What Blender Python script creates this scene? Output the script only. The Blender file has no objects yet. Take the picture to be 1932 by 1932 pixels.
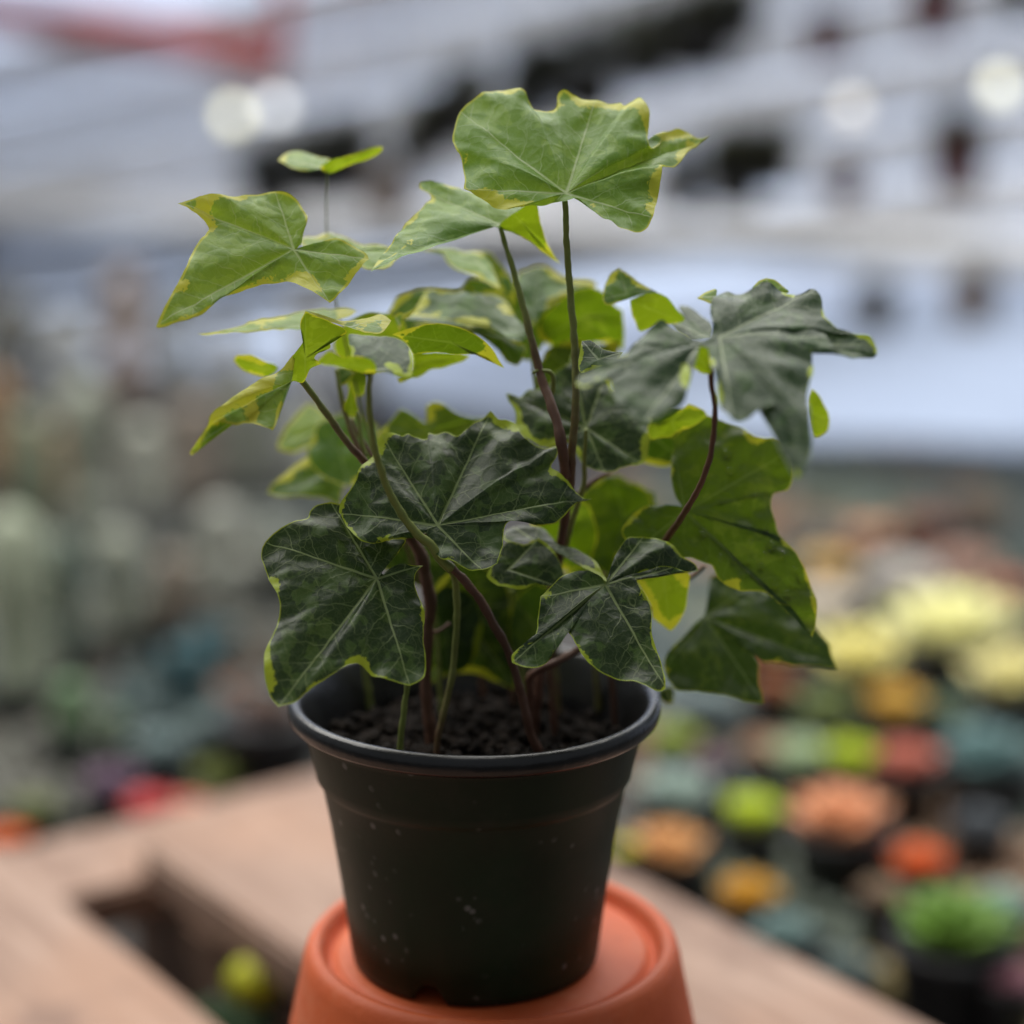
import bpy, math, random
import numpy as np
from mathutils import Vector, Matrix, noise as mnoise

sc = bpy.context.scene
col = sc.collection
R = math.radians
random.seed(7)
rng = np.random.default_rng(7)

# ------------------------------------------------------------------ camera
CAMZ, CAMY, PITCH = 0.358, -0.49, R(13.0)
FPX = 3605.0            # focal length in units of a 1932 px wide picture
cam_d = bpy.data.cameras.new('camera')
cam = bpy.data.objects.new('camera', cam_d); col.objects.link(cam)
cam.location = (0, CAMY, CAMZ)
cam.rotation_euler = (R(90) - PITCH, 0, 0)
cam_d.sensor_width = 36.0
cam_d.lens = FPX / 1932 * 36.0
cam_d.clip_start = 0.02; cam_d.clip_end = 200
cam_d.dof.use_dof = True
cam_d.dof.focus_distance = 0.474
cam_d.dof.aperture_fstop = 3.7
sc.camera = cam

# ------------------------------------------------------------------ world and lamps
w = bpy.data.worlds.new('World'); sc.world = w; w.use_nodes = True
bg = w.node_tree.nodes['Background']
bg.inputs[0].default_value = (0.86, 0.93, 1.0, 1)
bg.inputs[1].default_value = 0.19

def area(name, loc, target, size, power, colr):
    l = bpy.data.lights.new(name, 'AREA'); l.shape = 'RECTANGLE'
    l.size, l.size_y = size; l.energy = power; l.color = colr
    o = bpy.data.objects.new(name, l); col.objects.link(o)
    o.location = loc
    o.rotation_euler = (Vector(target) - Vector(loc)).to_track_quat('-Z', 'Y').to_euler()
    return o
area('roof_light', (-0.3, 0.95, 1.65), (0, 0.15, 0), (2.8, 1.9), 66, (1.0, 0.97, 0.91))
area('added_sheet_backlight', (0.55, 3.35, 0.75), (0.1, 1.9, 0.25), (3.6, 1.8), 140, (0.8, 0.88, 1.0))  # unseen lamp added behind the sheet to brighten it

vs = sc.view_settings
vs.view_transform = 'Standard'; vs.look = 'None'; vs.exposure = 0.42; vs.gamma = 1.0
vs.use_curve_mapping = False
sc.render.engine = 'CYCLES'
cy = sc.cycles
cy.max_bounces = 6; cy.diffuse_bounces = 3; cy.glossy_bounces = 2; cy.transmission_bounces = 5; cy.transparent_max_bounces = 4
cy.caustics_reflective = False; cy.caustics_refractive = False

# ------------------------------------------------------------------ projection helpers (modelling aid)
CAM = np.array([0, CAMY, CAMZ])
FWD = np.array([0, math.cos(PITCH), -math.sin(PITCH)])
UPV = np.array([0, math.sin(PITCH), math.cos(PITCH)])
RGT = np.array([1.0, 0, 0])
def ray(px, py): return FWD + (px - 966) / FPX * RGT + (966 - py) / FPX * UPV
def at(px, py, d): return CAM + d * ray(px, py)
def gp(px, py, z):
    r = ray(px, py); return CAM + r * ((z - CAMZ) / r[2])
def axis_depth(py):
    r = ray(966, py); return (0 - CAMY) / r[1]

# ------------------------------------------------------------------ generic helpers
def srgb(r, g, b):
    f = lambda c: (c / 255 / 12.92) if c / 255 <= 0.04045 else ((c / 255 + 0.055) / 1.055) ** 2.4
    return (f(r), f(g), f(b), 1)

def tag(o, label=None, cat=None, group=None, kind=None):
    if label: o['label'] = label
    if cat: o['category'] = cat
    if group: o['group'] = group
    if kind: o['kind'] = kind
    return o

def empty(name, loc=(0, 0, 0), rz=0):
    o = bpy.data.objects.new(name, None); col.objects.link(o)
    o.location = loc; o.rotation_euler = (0, 0, rz); o.empty_display_size = 0.02
    return o

def mesh_obj(name, verts, faces, mat, parent=None, smooth=True):
    me = bpy.data.meshes.new(name)
    me.from_pydata([tuple(v) for v in verts], [], faces)
    if smooth: me.polygons.foreach_set('use_smooth', [True] * len(me.polygons))
    if mat: me.materials.append(mat)
    me.update()
    o = bpy.data.objects.new(name, me); col.objects.link(o)
    if parent: o.parent = parent
    return o

class MB:
    def __init__(s): s.v = []; s.f = []
    def add(s, v, f):
        n = len(s.v); s.v += [tuple(p) for p in v]; s.f += [tuple(i + n for i in q) for q in f]; return s
    def build(s, name, mat, parent=None, smooth=True): return mesh_obj(name, s.v, s.f, mat, parent, smooth)

def lathe(profile, seg=64, wob=None):
    v = []; f = []
    n = len(profile)
    for i in range(seg):
        a = 2 * math.pi * i / seg
        for j, (r, z) in enumerate(profile):
            v.append((r * math.cos(a), r * math.sin(a), z))
    for i in range(seg):
        k = (i + 1) % seg
        for j in range(n - 1):
            f.append((i * n + j, k * n + j, k * n + j + 1, i * n + j + 1))
    return v, f

def tube(pts, rad, seg=10):
    pts = [np.array(p, float) for p in pts]
    v = []; f = []
    n = len(pts)
    ref = np.array([0.3, 0.9, 0.2])
    for i, p in enumerate(pts):
        t = pts[min(i + 1, n - 1)] - pts[max(i - 1, 0)]
        t /= np.linalg.norm(t) + 1e-9
        a = np.cross(t, ref); a /= np.linalg.norm(a) + 1e-9
        b = np.cross(t, a)
        r = rad[i] if hasattr(rad, '__len__') else rad
        for k in range(seg):
            an = 2 * math.pi * k / seg
            v.append(p + r * (math.cos(an) * a + math.sin(an) * b))
    for i in range(n - 1):
        for k in range(seg):
            k2 = (k + 1) % seg
            f.append((i * seg + k, i * seg + k2, (i + 1) * seg + k2, (i + 1) * seg + k))
    f.append(tuple(range(seg))[::-1]); f.append(tuple((n - 1) * seg + k for k in range(seg)))
    return v, f

def catmull(pts, step):
    """open Catmull-Rom chain through pts (n x k), resampled about every step (in the first two columns)"""
    P = np.array(pts, float)
    if len(P) < 2: return P
    P = np.vstack([2 * P[0] - P[1], P, 2 * P[-1] - P[-2]])
    out = []
    for i in range(1, len(P) - 2):
        p0, p1, p2, p3 = P[i - 1], P[i], P[i + 1], P[i + 2]
        n = max(1, int(round(np.linalg.norm((p2 - p1)[:2]) / step)))
        for k in range(n):
            t = k / n
            out.append(0.5 * ((2 * p1) + (-p0 + p2) * t + (2 * p0 - 5 * p1 + 4 * p2 - p3) * t * t + (-p0 + 3 * p1 - 3 * p2 + p3) * t ** 3))
    out.append(P[-2])
    return np.array(out)

def box(c, s, bev=0.0):
    x, y, z = s[0] / 2, s[1] / 2, s[2] / 2
    v = [(c[0] + a * x, c[1] + b * y, c[2] + d * z) for a in (-1, 1) for b in (-1, 1) for d in (-1, 1)]
    f = [(0, 1, 3, 2), (4, 6, 7, 5), (0, 4, 5, 1), (2, 3, 7, 6), (0, 2, 6, 4), (1, 5, 7, 3)]
    return v, f

# ------------------------------------------------------------------ node helpers
class NT:
    def __init__(s, nt): s.nt = nt
    def n(s, t, **kw):
        nd = s.nt.nodes.new(t)
        for k, v in kw.items(): setattr(nd, k, v)
        return nd
    def put(s, sock, v):
        if isinstance(v, bpy.types.NodeSocket): s.nt.links.new(v, sock)
        elif v is not None: sock.default_value = v
    def m(s, op, a, b=None, c=None, clamp=False):
        nd = s.n('ShaderNodeMath', operation=op, use_clamp=clamp)
        s.put(nd.inputs[0], a); s.put(nd.inputs[1], b) if b is not None else 0
        if c is not None: s.put(nd.inputs[2], c)
        return nd.outputs[0]
    def vm(s, op, a, b=None):
        nd = s.n('ShaderNodeVectorMath', operation=op)
        s.put(nd.inputs[0], a)
        if b is not None:
            if op == 'SCALE': s.put(nd.inputs[3], b)
            else: s.put(nd.inputs[1], b)
        return nd.outputs[0]
    def ss(s, v, a, b, o0=0.0, o1=1.0):
        nd = s.n('ShaderNodeMapRange', interpolation_type='SMOOTHSTEP')
        s.put(nd.inputs[0], v); s.put(nd.inputs[1], a); s.put(nd.inputs[2], b)
        s.put(nd.inputs[3], o0); s.put(nd.inputs[4], o1)
        return nd.outputs[0]
    def mix(s, f, a, b, mode='MIX'):
        nd = s.n('ShaderNodeMix', data_type='RGBA', blend_type=mode)
        s.put(nd.inputs[0], f); s.put(nd.inputs[6], a); s.put(nd.inputs[7], b)
        return nd.outputs[2]
    def noise(s, vec, scale, detail=2.0, rough=0.5, out=0):
        nd = s.n('ShaderNodeTexNoise'); s.put(nd.inputs['Vector'], vec)
        s.put(nd.inputs['Scale'], scale); nd.inputs['Detail'].default_value = detail
        nd.inputs['Roughness'].default_value = rough
        return nd.outputs[out]
    def vor(s, vec, scale, feature='F1', out=0):
        nd = s.n('ShaderNodeTexVoronoi', feature=feature); s.put(nd.inputs['Vector'], vec)
        s.put(nd.inputs['Scale'], scale)
        return nd.outputs[out]
    def sep(s, v):
        nd = s.n('ShaderNodeSeparateXYZ'); s.put(nd.inputs[0], v); return nd.outputs

def new_mat(name):
    m = bpy.data.materials.new(name); m.use_nodes = True
    nt = m.node_tree
    return m, NT(nt), nt.nodes['Principled BSDF'], nt.nodes['Material Output']

def simple(name, c, rough=0.6, var=0.25, scale=30, bump=0.2, spec=0.5, sub=None, c2=None):
    m, t, p, o = new_mat(name)
    tc = t.n('ShaderNodeTexCoord').outputs['Object']
    nz = t.noise(tc, scale, 4, 0.6)
    dark = tuple(x * (1 - var) for x in c[:3]) + (1,)
    light = tuple(min(1, x * (1 + var)) for x in (c2 or c)[:3]) + (1,)
    t.put(p.inputs['Base Color'], t.mix(t.ss(nz, 0.3, 0.7), dark, light))
    t.put(p.inputs['Roughness'], t.m('MULTIPLY_ADD', nz, 0.2, rough - 0.1))
    p.inputs['Specular IOR Level'].default_value = spec
    b = t.n('ShaderNodeBump'); b.inputs['Strength'].default_value = bump; b.inputs['Distance'].default_value = 0.002
    t.put(b.inputs['Height'], t.noise(tc, scale * 3, 4, 0.6)); t.put(p.inputs['Normal'], b.outputs[0])
    return m
# ------------------------------------------------------------------ setting
BENCH = -0.12
gmat = simple('ground_gravel', (0.09, 0.085, 0.08), 0.9, 0.4, 12, 0.6)
v, f = [(-40, -40, -0.95), (40, -40, -0.95), (40, 40, -0.95), (-40, 40, -0.95)], [(0, 1, 2, 3)]
tag(mesh_obj('ground', v, f, gmat, smooth=False), kind='structure')

# white plastic sheeting hung behind the benches, sagging in slanting folds
def cloth_mat():
    m, t, p, o = new_mat('white_sheeting')
    tc = t.n('ShaderNodeTexCoord').outputs['Object']
    nz = t.noise(tc, 3.0, 4, 0.6)
    t.put(p.inputs['Base Color'], t.mix(t.ss(nz, 0.3, 0.7), (0.52, 0.54, 0.60, 1), (0.68, 0.70, 0.76, 1)))
    p.inputs['Roughness'].default_value = 0.45
    tr = t.n('ShaderNodeBsdfTranslucent'); tr.inputs[0].default_value = (0.62, 0.66, 0.74, 1)
    mx = t.n('ShaderNodeMixShader'); mx.inputs[0].default_value = 0.3
    t.put(mx.inputs[1], p.outputs[0]); t.put(mx.inputs[2], tr.outputs[0]); t.put(o.inputs[0], mx.outputs[0])
    return m
CL = cloth_mat()
A0 = np.array([-3.2, 4.1]); A1 = np.array([2.6, 0.75])
adir = (A1 - A0) / np.linalg.norm(A1 - A0); anrm = np.array([adir[1], -adir[0]])
alen = np.linalg.norm(A1 - A0)
nx, nz_ = 150, 46
v = []; f = []
for i in range(nx + 1):
    for k in range(nz_ + 1):
        s = alen * i / nx; z = -0.95 + 2.6 * k / nz_
        q = z - 0.22 * s
        off = 0.085 * math.sin(q * 19 + 0.9 * math.sin(s * 2.1)) + 0.03 * math.sin(q * 47 + s * 1.3) + 0.05 * mnoise.noise(Vector((s * 1.2, z * 1.5, 2)))
        p = A0 + adir * s + anrm * off
        v.append((p[0], p[1], z))
for i in range(nx):
    for k in range(nz_):
        a = i * (nz_ + 1) + k
        f.append((a, a + nz_ + 1, a + nz_ + 2, a + 1))
tag(mesh_obj('plastic_sheet', v, f, CL), 'large white plastic sheet hanging in slanting folds behind everything', 'sheet')

def on_wall(px, py, gap):
    """point on the ray of (px,py) lying gap metres in front of the sheet"""
    r = ray(px, py); n3 = np.array([anrm[0], anrm[1], 0]); o3 = np.array([A0[0], A0[1], 0]) + n3 * gap
    return CAM + r * (((o3 - CAM) @ n3) / (r @ n3))

# shelf board along the sheet
WH = simple('white_shelf_paint', (0.78, 0.79, 0.82), 0.5, 0.12, 20, 0.15)
sh = MB()
sdir = np.array([adir[0], adir[1], 0]); sn = np.array([anrm[0], anrm[1], 0])
def slab(mb, s0, s1, g0, g1, z0, z1):
    c = []
    for s in (s0, s1):
        for g in (g0, g1):
            for z in (z0, z1):
                p = np.array([A0[0], A0[1], 0]) + sdir * s + sn * g; c.append((p[0], p[1], z))
    mb.add(c, [(0, 1, 3, 2), (4, 6, 7, 5), (0, 4, 5, 1), (2, 3, 7, 6), (0, 2, 6, 4), (1, 5, 7, 3)])
shelf = empty('wall_shelf', (0, 0, 0)); tag(shelf, 'long white shelf running along the plastic sheet', 'shelf')
b_ = MB(); slab(b_, 0.3, alen - 0.1, 0.10, 0.32, 0.145, 0.172); b_.build('board', WH, shelf, False)
for s in np.arange(0.9, alen, 1.9):
    b_ = MB(); slab(b_, s, s + 0.03, 0.12, 0.30, -0.95, 0.143); b_.build('upright', WH, shelf, False)

# sloping white slats fixed in front of the sheet
slats = empty('slatted_screen', (0, 0, 0)); tag(slats, 'white sloping slats in front of the plastic sheet', 'screen')
def wall_sz(px, py, gap):
    p = on_wall(px, py, gap); return (p[:2] - A0) @ adir, p[2]
for k, (y0, y1) in enumerate([(150, -250), (255, -120), (345, 20), (430, 150), (520, 270), (600, 390)]):
    s0, z0 = wall_sz(-250, y0 + 60, 0.1); s1, z1 = wall_sz(2200, y1 - 60, 0.1)
    hw = 0.034 - 0.001 * k; th = 0.012; q = []
    for s, z in ((s0, z0), (s1, z1)):
        for g, dz in ((0.085, -hw), (0.085 + th, -hw), (0.14 + th, hw), (0.14, hw)):
            p = A0 + adir * s + anrm * g; q.append((p[0], p[1], z + dz))
    mesh_obj('slat', q, [(0, 1, 2, 3), (7, 6, 5, 4), (0, 4, 5, 1), (1, 5, 6, 2), (2, 6, 7, 3), (3, 7, 4, 0)], WH, slats, False)

# display bench with dark mesh top
BM = simple('dark_bench_top', (0.05, 0.047, 0.045), 0.8, 0.4, 25, 0.4)
bench = empty('display_bench', (0, 0, BENCH)); tag(bench, 'dark low bench that carries the potted succulents and cacti', 'bench')
b_ = MB(); b_.add(*box((0, 1.15, -0.02), (4.6, 3.1, 0.04))); b_.build('bench_top', BM, bench, False)
for x in (-1.9, 1.9):
    for y in (-0.3, 1.0, 1.6):
        b_ = MB(); b_.add(*box((x, y, -0.435), (0.06, 0.06, 0.786))); b_.build('leg', BM, bench, False)

# ------------------------------------------------------------------ wooden pallet
def wood_mat(name, c1, c2):
    m, t, p, o = new_mat(name)
    tc = t.n('ShaderNodeTexCoord').outputs['Object']
    mp = t.n('ShaderNodeMapping'); mp.inputs['Scale'].default_value = (1.0, 12.0, 6.0); t.put(mp.inputs[0], tc)
    g1 = t.noise(mp.outputs[0], 9, 5, 0.65); g2 = t.noise(tc, 6, 3, 0.5)
    wv_ = t.n('ShaderNodeTexWave'); wv_.inputs['Scale'].default_value = 2.2; wv_.inputs['Distortion'].default_value = 7; wv_.inputs['Detail'].default_value = 3
    wv_.bands_direction = 'Y'; t.put(wv_.inputs[0], mp.outputs[0])
    c = t.mix(t.ss(g1, 0.3, 0.72), c1, c2)
    c = t.mix(t.m('MULTIPLY', wv_.outputs['Fac'], 0.25), c, t.mix(0.5, c1, (0.12, 0.06, 0.03, 1)))
    c = t.mix(t.ss(g2, 0.45, 0.65, 0, 0.5), c, (0.38, 0.21, 0.13, 1))
    c = t.mix(t.ss(t.noise(tc, 16, 5, 0.7), 0.5, 0.66, 0, 0.75), c, (0.16, 0.095, 0.07, 1))
    t.put(p.inputs['Base Color'], c); p.inputs['Roughness'].default_value = 0.7
    b = t.n('ShaderNodeBump'); b.inputs['Strength'].default_value = 0.4; b.inputs['Distance'].default_value = 0.002
    t.put(b.inputs['Height'], g1); t.put(p.inputs['Normal'], b.outputs[0])
    return m
WD = wood_mat('weathered_wood', (0.23, 0.14, 0.1, 1), (0.42, 0.29, 0.225, 1))
ANG = R(36.5)
pd = np.array([-math.sin(ANG), math.cos(ANG)]); pp = np.array([math.cos(ANG), math.sin(ANG)])
O2 = gp(265, 1590, 0)[:2]
coord = lambda px, py: ((gp(px, py, 0)[:2] - O2) @ pd, (gp(px, py, 0)[:2] - O2) @ pp)
pal = empty('wooden_pallet', (O2[0], O2[1], 0), math.atan2(pd[1], pd[0]))
tag(pal, 'weathered wooden pallet with a gap between its planks under the terracotta pot', 'pallet')
# local x = along planks (far +), local y = to the left (-pp)
def plank(x0, x1, y0, y1, z0, z1, name='plank'):
    me = bpy.data.meshes.new(name)
    import bmesh
    bm = bmesh.new()
    bmesh.ops.create_cube(bm, size=1.0)
    for q in bm.verts:
        q.co = ((x0 + x1) / 2 + q.co.x * (x1 - x0), (y0 + y1) / 2 + q.co.y * (y1 - y0), (z0 + z1) / 2 + q.co.z * (z1 - z0))
    bmesh.ops.bevel(bm, geom=bm.edges[:], offset=0.0025, segments=2, affect='EDGES')
    bm.to_mesh(me); bm.free(); me.materials.append(WD)
    o = bpy.data.objects.new(name, me); col.objects.link(o); o.parent = pal
    return o
r_edge = (coord(1170, 1640)[1] + coord(1500, 1795)[1]) / 2      # right border of the wide plank
l_edge = (coord(190, 1700)[1] + coord(360, 1932)[1]) / 2        # right border of the left plank
gapfar = float((gp(235, 1668, -0.0235)[:2] - O2) @ pd)
far1 = coord(0, 1618)[0]
print('PLANK', r_edge, l_edge, gapfar, far1)
plank(-0.62, 0.0, -r_edge, 0.0, -0.022, 0.0)
plank(-0.62, far1 + 0.02, -l_edge, -l_edge + 0.17, -0.022, -0.001)
plank(-0.62, far1 + 0.02, -l_edge + 0.19, -l_edge + 0.36, -0.022, -0.001)
plank(gapfar, gapfar + 0.075, -r_edge + 0.01, -l_edge + 0.36, -0.046, -0.0235, 'cross_plank')
plank(-0.33, -0.26, -r_edge + 0.01, -l_edge + 0.36, -0.046, -0.0235, 'cross_plank')
plank(-0.60, -0.53, -r_edge + 0.01, -l_edge + 0.36, -0.046, -0.0235, 'cross_plank')
for y in (-r_edge + 0.02, -0.06, -l_edge + 0.08, -l_edge + 0.28):
    plank(-0.6, gapfar + 0.06, y, y + 0.035, BENCH + 0.001, -0.0475, 'stringer')

# ------------------------------------------------------------------ terracotta pot, upside down
def terra_mat():
    m, t, p, o = new_mat('terracotta')
    tc = t.n('ShaderNodeTexCoord').outputs['Object']
    n1 = t.noise(tc, 18, 4, 0.6); n2 = t.noise(tc, 350, 3, 0.6)
    c = t.mix(t.ss(n1, 0.3, 0.7), (0.5, 0.078, 0.016, 1), (0.62, 0.12, 0.03, 1))
    c = t.mix(t.ss(t.noise(tc, 45, 5, 0.7), 0.6, 0.75, 0, 0.25), c, (0.68, 0.26, 0.13, 1))
    # pale lime bloom and dark scuffs
    c = t.mix(t.ss(t.noise(tc, 30, 6, 0.75), 0.5, 0.78, 0, 0.32), c, (0.62, 0.3, 0.18, 1))
    c = t.mix(t.ss(t.noise(tc, 75, 5, 0.7), 0.62, 0.75, 0, 0.35), c, (0.2, 0.05, 0.02, 1))
    t.put(p.inputs['Base Color'], c); p.inputs['Roughness'].default_value = 0.62
    b = t.n('ShaderNodeBump'); b.inputs['Strength'].default_value = 0.25; b.inputs['Distance'].default_value = 0.0008
    t.put(b.inputs['Height'], n2); t.put(p.inputs['Normal'], b.outputs[0])
    return m
TM = terra_mat()
TZ = 0.12
ter = empty('terracotta_pot', (-0.0056, 0.004, 0)); ter.scale = (1.03, 1.03, 1.0); tag(ter, 'orange terracotta pot standing upside down under the ivy pot', 'flower pot')
prof = [(0.0002, TZ - 0.0005), (0.02, TZ - 0.0005), (0.0405, TZ - 0.0005), (0.0422, TZ - 0.001), (0.0432, TZ - 0.0032), (0.0442, TZ - 0.0032), (0.0452, TZ - 0.0005), (0.0462, TZ + 0.0018), (0.0474, TZ + 0.0024), (0.0488, TZ + 0.0022), (0.0502, TZ + 0.0006), (0.0512, TZ - 0.0025), (0.0522, TZ - 0.008), (0.0555, TZ - 0.024), (0.0660, 0.034)]
v, f = lathe(prof, 96); mesh_obj('body', v, f, TM, ter)
prof = [(0.0655, 0.036), (0.0690, 0.0352), (0.0707, 0.033), (0.0715, 0.028), (0.0725, 0.004), (0.0717, 0.0015), (0.0695, 0.0005), (0.0645, 0.0005), (0.0625, 0.02)]
v, f = lathe(prof, 96); mesh_obj('rim', v, f, TM, ter)

# ------------------------------------------------------------------ nursery pot
def pot_mat():
    m, t, p, o = new_mat('dark_green_plastic')
    tc = t.n('ShaderNodeTexCoord').outputs['Object']
    n1 = t.noise(tc, 40, 4, 0.6)
    c = t.mix(t.ss(n1, 0.35, 0.7), (0.0022, 0.0125, 0.004, 1), (0.004, 0.02, 0.0065, 1))
    sp = t.ss(t.vor(tc, 210), 0.08, 0.3, 1, 0)
    sp = t.m('MULTIPLY', sp, t.ss(t.noise(tc, 55, 3), 0.53, 0.66, 0, 0.6))
    sm = t.ss(t.noise(tc, 28, 5, 0.7), 0.48, 0.72, 0, 0.4)
    c = t.mix(sm, c, (0.022, 0.026, 0.016, 1))
    c = t.mix(sp, c, (0.22, 0.22, 0.21, 1))
    t.put(p.inputs['Base Color'], c)
    t.put(p.inputs['Roughness'], t.m('MULTIPLY_ADD', n1, 0.25, 0.36)); p.inputs['Specular IOR Level'].default_value = 0.28
    b = t.n('ShaderNodeBump'); b.inputs['Strength'].default_value = 0.12; b.inputs['Distance'].default_value = 0.0006
    t.put(b.inputs['Height'], t.m('ADD', t.noise(tc, 160, 4, 0.6), t.m('MULTIPLY', sp, 0.5))); t.put(p.inputs['Normal'], b.outputs[0])
    return m
PM = pot_mat()
RM = simple('black_plastic_rim', (0.012, 0.012, 0.013), 0.3, 0.3, 60, 0.15)
npot = empty('nursery_pot', (-0.0102, 0, TZ)); tag(npot, 'dark green plastic nursery pot with a rolled black rim', 'plant pot')
H = 0.074
prof = [(0.0005, 0.006), (0.020, 0.006), (0.0315, 0.0055), (0.0325, 0.001), (0.0330, 0.0), (0.0338, 0.0005), (0.0343, 0.003), (0.0366, 0.022), (0.0392, 0.040), (0.0413, 0.0515), (0.0419, 0.0527), (0.0428, 0.0537), (0.0432, 0.056), (0.0456, 0.0668), (0.0460, 0.0685), (0.0474, 0.0698)]
v, f = lathe(prof, 128)
# drainage notches in the foot
for i, p in enumerate(v):
    x, y, z = p
    if z < 0.0035 and math.hypot(x, y) > 0.031:
        a = (math.degrees(math.atan2(y, x)) + 360) % 120
        hgt = max(0.0, 1 - abs(a - 10) / 8.0)
        if hgt > 0: v[i] = (x, y, z + 0.0045 * min(1, hgt * 2))
mesh_obj('body', v, f, PM, npot)
prof = [(0.0472, 0.0690), (0.0490, 0.0692), (0.0499, 0.0702), (0.0502, 0.0722), (0.0498, 0.0740), (0.0488, 0.0748), (0.0474, 0.0746), (0.0466, 0.0736), (0.0456, 0.0710), (0.0440, 0.0670), (0.0422, 0.0600), (0.0398, 0.0515)]
v, f = lathe(prof, 128)
v = [(x * (1 + 0.004 * math.sin(3 * math.atan2(y, x) + 1)), y, z + 0.0004 * math.sin(2 * math.atan2(y, x))) for x, y, z in v]
mesh_obj('rim', v, f, RM, npot)

# soil
SOILM = simple('potting_soil', (0.0055, 0.0042, 0.0038), 0.95, 0.6, 420, 0.8, 0.2, c2=(0.017, 0.012, 0.009))
mb = MB(); n = 40
ring = []
for i in range(n + 1):
    for k in range(48):
        a = 2 * math.pi * k / 48; r = 0.0413 * i / n
        x, y = r * math.cos(a), r * math.sin(a)
        z = 0.0604 + 0.0022 * mnoise.noise(Vector((x * 90, y * 90, 1))) + 0.0016 * mnoise.noise(Vector((x * 260, y * 260, 4))) - 0.002 * (r / 0.044) ** 2
        ring.append((x, y, z))
fc = [(i * 48 + k, (i + 1) * 48 + k, (i + 1) * 48 + (k + 1) % 48, i * 48 + (k + 1) % 48) for i in range(n) for k in range(48)]
mb.add(ring, fc)
def ico(c, s, jit):
    t_ = (1 + 5 ** 0.5) / 2
    vv = [(-1, t_, 0), (1, t_, 0), (-1, -t_, 0), (1, -t_, 0), (0, -1, t_), (0, 1, t_), (0, -1, -t_), (0, 1, -t_), (t_, 0, -1), (t_, 0, 1), (-t_, 0, -1), (-t_, 0, 1)]
    ff = [(0, 11, 5), (0, 5, 1), (0, 1, 7), (0, 7, 10), (0, 10, 11), (1, 5, 9), (5, 11, 4), (11, 10, 2), (10, 7, 6), (7, 1, 8), (3, 9, 4), (3, 4, 2), (3, 2, 6), (3, 6, 8), (3, 8, 9), (4, 9, 5), (2, 4, 11), (6, 2, 10), (8, 6, 7), (9, 8, 1)]
    return [(c[0] + s * q[0] * random.uniform(1 - jit, 1), c[1] + s * q[1] * random.uniform(1 - jit, 1), c[2] + s * q[2] * random.uniform(0.6 - jit * .5, 0.8)) for q in vv], ff
for _ in range(900):
    a = random.uniform(0, 6.283); r = 0.0398 * math.sqrt(random.random())
    mb.add(*ico((r * math.cos(a), r * math.sin(a), 0.0604 + random.uniform(-0.001, 0.0022)), random.choice([0.0006, 0.0008, 0.0011, 0.0016]), 0.5))
soil = mb.build('potting_soil', SOILM, None, False); soil.location = npot.location
tag(soil, 'black crumbly potting soil filling the nursery pot', 'soil', kind='stuff')

# ------------------------------------------------------------------ background plants
def succ_mat(c, c2=None, name='succulent'):
    m, t, p, o = new_mat(name)
    tc = t.n('ShaderNodeTexCoord').outputs['Object']
    nz = t.noise(tc, 60, 3, 0.6)
    c2 = c2 or tuple(min(1, x * 1.35) for x in c[:3]) + (1,)
    t.put(p.inputs['Base Color'], t.mix(t.ss(nz, 0.3, 0.7), tuple(c[:3]) + (1,), tuple(c2[:3]) + (1,)))
    p.inputs['Roughness'].default_value = 0.5
    p.inputs['Subsurface Weight'].default_value = 0.0
    return m
def rosette_geo(rad, n=34, open_=0.5, seed=0, plump=0.22):
    rg = random.Random(seed); mb = MB()
    for i in range(n):
        f_ = i / (n - 1)
        L = rad * (0.28 + 0.72 * f_ ** 0.8); az = i * 2.39996 + rg.uniform(-.1, .1)
        el = R(78) * (1 - f_) + R(16) * f_ * open_ * 2 + R(4)
        wd = L * rg.uniform(0.30, 0.36); th = L * plump * 0.5
        rows, seg = 6, 6; vv = []
        for a in range(rows + 1):
            s = a / rows
            ww = wd * (math.sin(math.pi * min(0.98, 0.12 + 0.86 * s ** 0.85)) ** 0.7) if a < rows else 0.001 * wd
            hh = th * (math.sin(math.pi * min(0.97, 0.2 + 0.77 * s)) ** 0.6) if a < rows else 0.001
            cx = L * s; cz = 0.10 * L * s * s
            for b in range(seg):
                an = 2 * math.pi * b / seg
                y = ww * math.cos(an); z = cz + hh * math.sin(an)
                x2 = cx * math.cos(el) - z * math.sin(el); z2 = cx * math.sin(el) + z * math.cos(el)
                vv.append((x2 * math.cos(az) - y * math.sin(az), x2 * math.sin(az) + y * math.cos(az), z2 * 1.05 + rad * 0.15 * (1 - f_)))
        ff = [(a * seg + b, a * seg + (b + 1) % seg, (a + 1) * seg + (b + 1) % seg, (a + 1) * seg + b) for a in range(rows) for b in range(seg)]
        mb.add(vv, ff)
    return mb
BLACK = simple('black_nursery_plastic', (0.012, 0.012, 0.014), 0.45, 0.3, 60, 0.1)
CLAY = simple('brown_clay', (0.28, 0.11, 0.06), 0.8, 0.25, 40, 0.3)
REDP = simple('dark_red_plastic', (0.12, 0.016, 0.018), 0.5, 0.3, 60, 0.1)
TEALP = simple('teal_glaze', (0.02, 0.11, 0.14), 0.35, 0.2, 40, 0.1)
GREYP = simple('grey_plastic', (0.2, 0.2, 0.21), 0.6, 0.2, 40, 0.1)
TANP = simple('tan_plastic', (0.3, 0.2, 0.14), 0.7, 0.2, 40, 0.1)
DIRT = simple('dark_grit', (0.03, 0.026, 0.022), 0.95, 0.5, 150, 0.6)
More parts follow.
